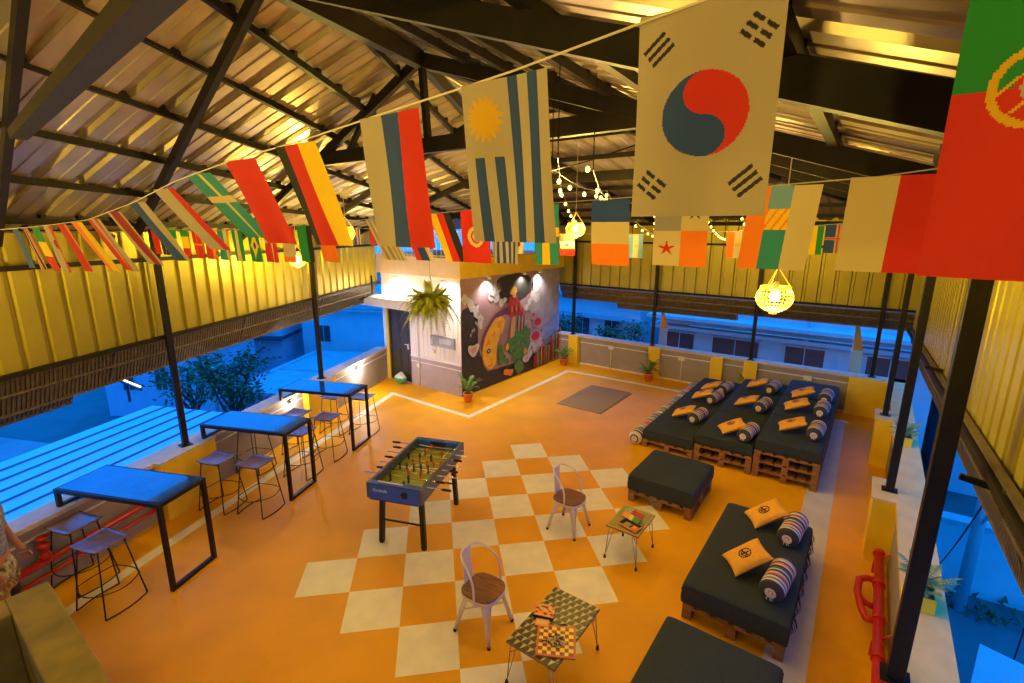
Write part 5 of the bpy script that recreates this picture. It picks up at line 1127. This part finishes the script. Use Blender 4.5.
# blue facades behind the back parapet (local y facing the viewer)
t = bldg('long pale building with brown shutters and eaves behind the back parapet', (0, 16.2, G), 0, ((-1.9, 6.4, 0, 6, 0, 4.42),), ((-2.1, 6.7, -.5, 6.2, 4.42, 4.55), (-2.1, 6.7, -.9, .1, 4.86, 4.98), (-1.9, 6.5, 0, 6, 4.55, 5.4)), ((-1.65, -.55, 2.6, 4.22, 0), (.1, 1.65, 2.6, 4.22, 0), (2.45, 3.6, 2.6, 4.22, 0), (4.7, 5.9, 2.2, 4.22, 0)), wm=MW, rm=MW, winm=MBn)
for x0, x1 in ((-1.7, -.5), (.05, 1.7), (2.4, 3.65), (4.65, 5.95)):
    i = x0; b = MB()
    while i < x1: b.tube([(i + .06 + .055 * math.cos(q * PI / 4), -.06, 4.32 + .055 * math.sin(q * PI / 4)) for q in range(8)], .012, 4, closed=True); i += .13
    b.bar((x0, -.06, 4.25), (x1, -.06, 4.25), .03); b.build('fretwork', MW, t)
MB().bb(3.0, 3.1, -.4, -.3, 4.55, 5.2).bb(-.5, 6, -.95, -.85, 4.7, 4.74).build('gutter', MG, t)
bldg('narrow pale building behind the green tree', (-6.2, 17.0, G), 0, ((-2.5, 3.2, 0, 5, 0, 5.2),), ((-2.7, 3.4, -.4, 5.2, 5.2, 5.35), (-2.7, 3.4, -.5, 0, 4.3, 4.38)), ((.2, .9, 3.2, 4.3, 0), (1.6, 2.3, 3.2, 4.3, 0)))
bldg('tall pale building closing the view above the back eaves', (2, 26, G), 0, ((-14, 16, 0, 5, 0, 7.4),), ((-14.3, 16.3, -.5, 5.3, 7.4, 7.6),), ((-8, -6.5, 4.6, 6, 0), (-3, -1.5, 4.6, 6, 0), (3, 4.5, 4.6, 6, 0), (8, 9.5, 4.6, 6, 0)))
bldg('pale building with red-brown door beyond the right parapet', (10.3, 17.5, G), R(4), ((-3.2, 6, 0, 6, 0, 4.6),), ((-3.5, 6.3, -.7, 6.2, 4.6, 4.75), (-3.5, 6.3, -.6, 0, 2.1, 2.2)), ((-1.6, -.9, .2, 2.0, 0), (.6, 1.8, .9, 2.0, 0)), winm=MBn)
bldg('low blue-white boundary wall across the street beyond the right parapet', (6.3, 11.5, G), R(4), ((-.6, 7.5, 0, .25, 0, 1.65),), ((-.6, 7.5, -.05, .3, 1.65, 1.75),), (), 'wall', 'boundary_wall')
b = MB(); random.seed(12)
for i in range(260):
    s = random.random(); p = Vector((lin(5.9, 12.8, s), lin(10.9, 11.4, s), G + .15 * random.random())) + Vector((random.gauss(0, .25), random.gauss(0, .2), 0)); q = Vector((random.uniform(-1, 1), random.uniform(-1, 1), .8)).normalized() * .16; r_ = q.cross(Vector((0, 0, 1))).normalized() * .06
    b.add([p - r_, p + r_, p + q], [(0, 1, 2)])
tag(b.build('roadside_weeds', MT), 'low weeds along the street edge beyond the right parapet', 'weeds', None, 'stuff')
t = thing('white_roof_box', 'white metal box with sloping lid outside the right parapet at the lower right', 'box', (6.75, 5.75, -2.0), R(-12))
MB().prism([(-.35, -1.5), (.45, -1.5), (.45, .55), (-.35, .55)], -2.0, .0).build('body', MW, t); MB().add([(-.42, -1.6, .0), (.52, -1.6, .0), (.52, .62, .0), (-.42, .62, .0), (-.42, -1.6, .10), (.52, -1.6, .06), (.52, .62, .06), (-.42, .62, .10)], [(0, 3, 2, 1), (4, 5, 6, 7), (0, 1, 5, 4), (1, 2, 6, 5), (2, 3, 7, 6), (3, 0, 4, 7)]).build('lid', MW, t)
# overhead cables outside on the right and left
gcab = 'dark cables outside the right parapet'
for p, q, lab in (((6.6, 12, G), (5.9, 3.6, 2.6), 'thin dark cable slanting outside the right parapet'), ((7.2, 8, G), (6.6, 5.2, 2.9), 'thin dark upright cable outside the right parapet by the planter'), ((8.5, 13, -1.0), (6.2, -2, .9), 'thin dark cable sagging along the street side')):
    p, q = Vector(p), Vector(q); tag(MB().tube([p.lerp(q, i / 10) - Vector((0, 0, .25 * math.sin(PI * i / 10))) for i in range(11)], .012, 5).build('street_cable', MD), lab, 'cable', gcab)
t = thing('utility_pole', 'grey utility pole with slanting brace beyond the right parapet', 'pole', (7.0, 10.9, G)); MB().tube([(0, 0, 0), (0, 0, 5.2)], [.12, .09], 10).build('pole', MG, t); MB().bar((0, -.2, 2.2), (-.2, -3.0, 4.4), .05).bar((-.6, 0, 4.9), (.6, 0, 4.9), .07).build('brace', MG, t)
# feather banners outside
for x, y, z0, z1, cs, lab in ((.02, 10.95, .45, 1.62, ('orange', 'white', 'blue'), 'tall narrow orange and white banner outside behind the middle back post'), (4.42, 11.2, .2, 1.75, ('orange', 'cream', 'blue'), 'tall narrow orange and white banner outside near the right corner post')):
    t = thing('feather_banner', lab, 'banner', (x, y, G)); MB().tube([(-.06, 0, 0), (-.06, 0, z1 - G), (.0, 0, z1 - G + .06)], .012, 6).build('pole', MG, t)
    MB().grid(lambda u, v: (-.05 + u * .19 * min(1, .3 + v * 2), .015 * math.sin(v * 9), z1 - G - v * (z1 - z0)), 6, 16, lambda u, v: 0 if v < .4 else 1 if v < .8 else (2 if u > .4 else 1)).build('cloth', [CL[c_] for c_ in cs], t)
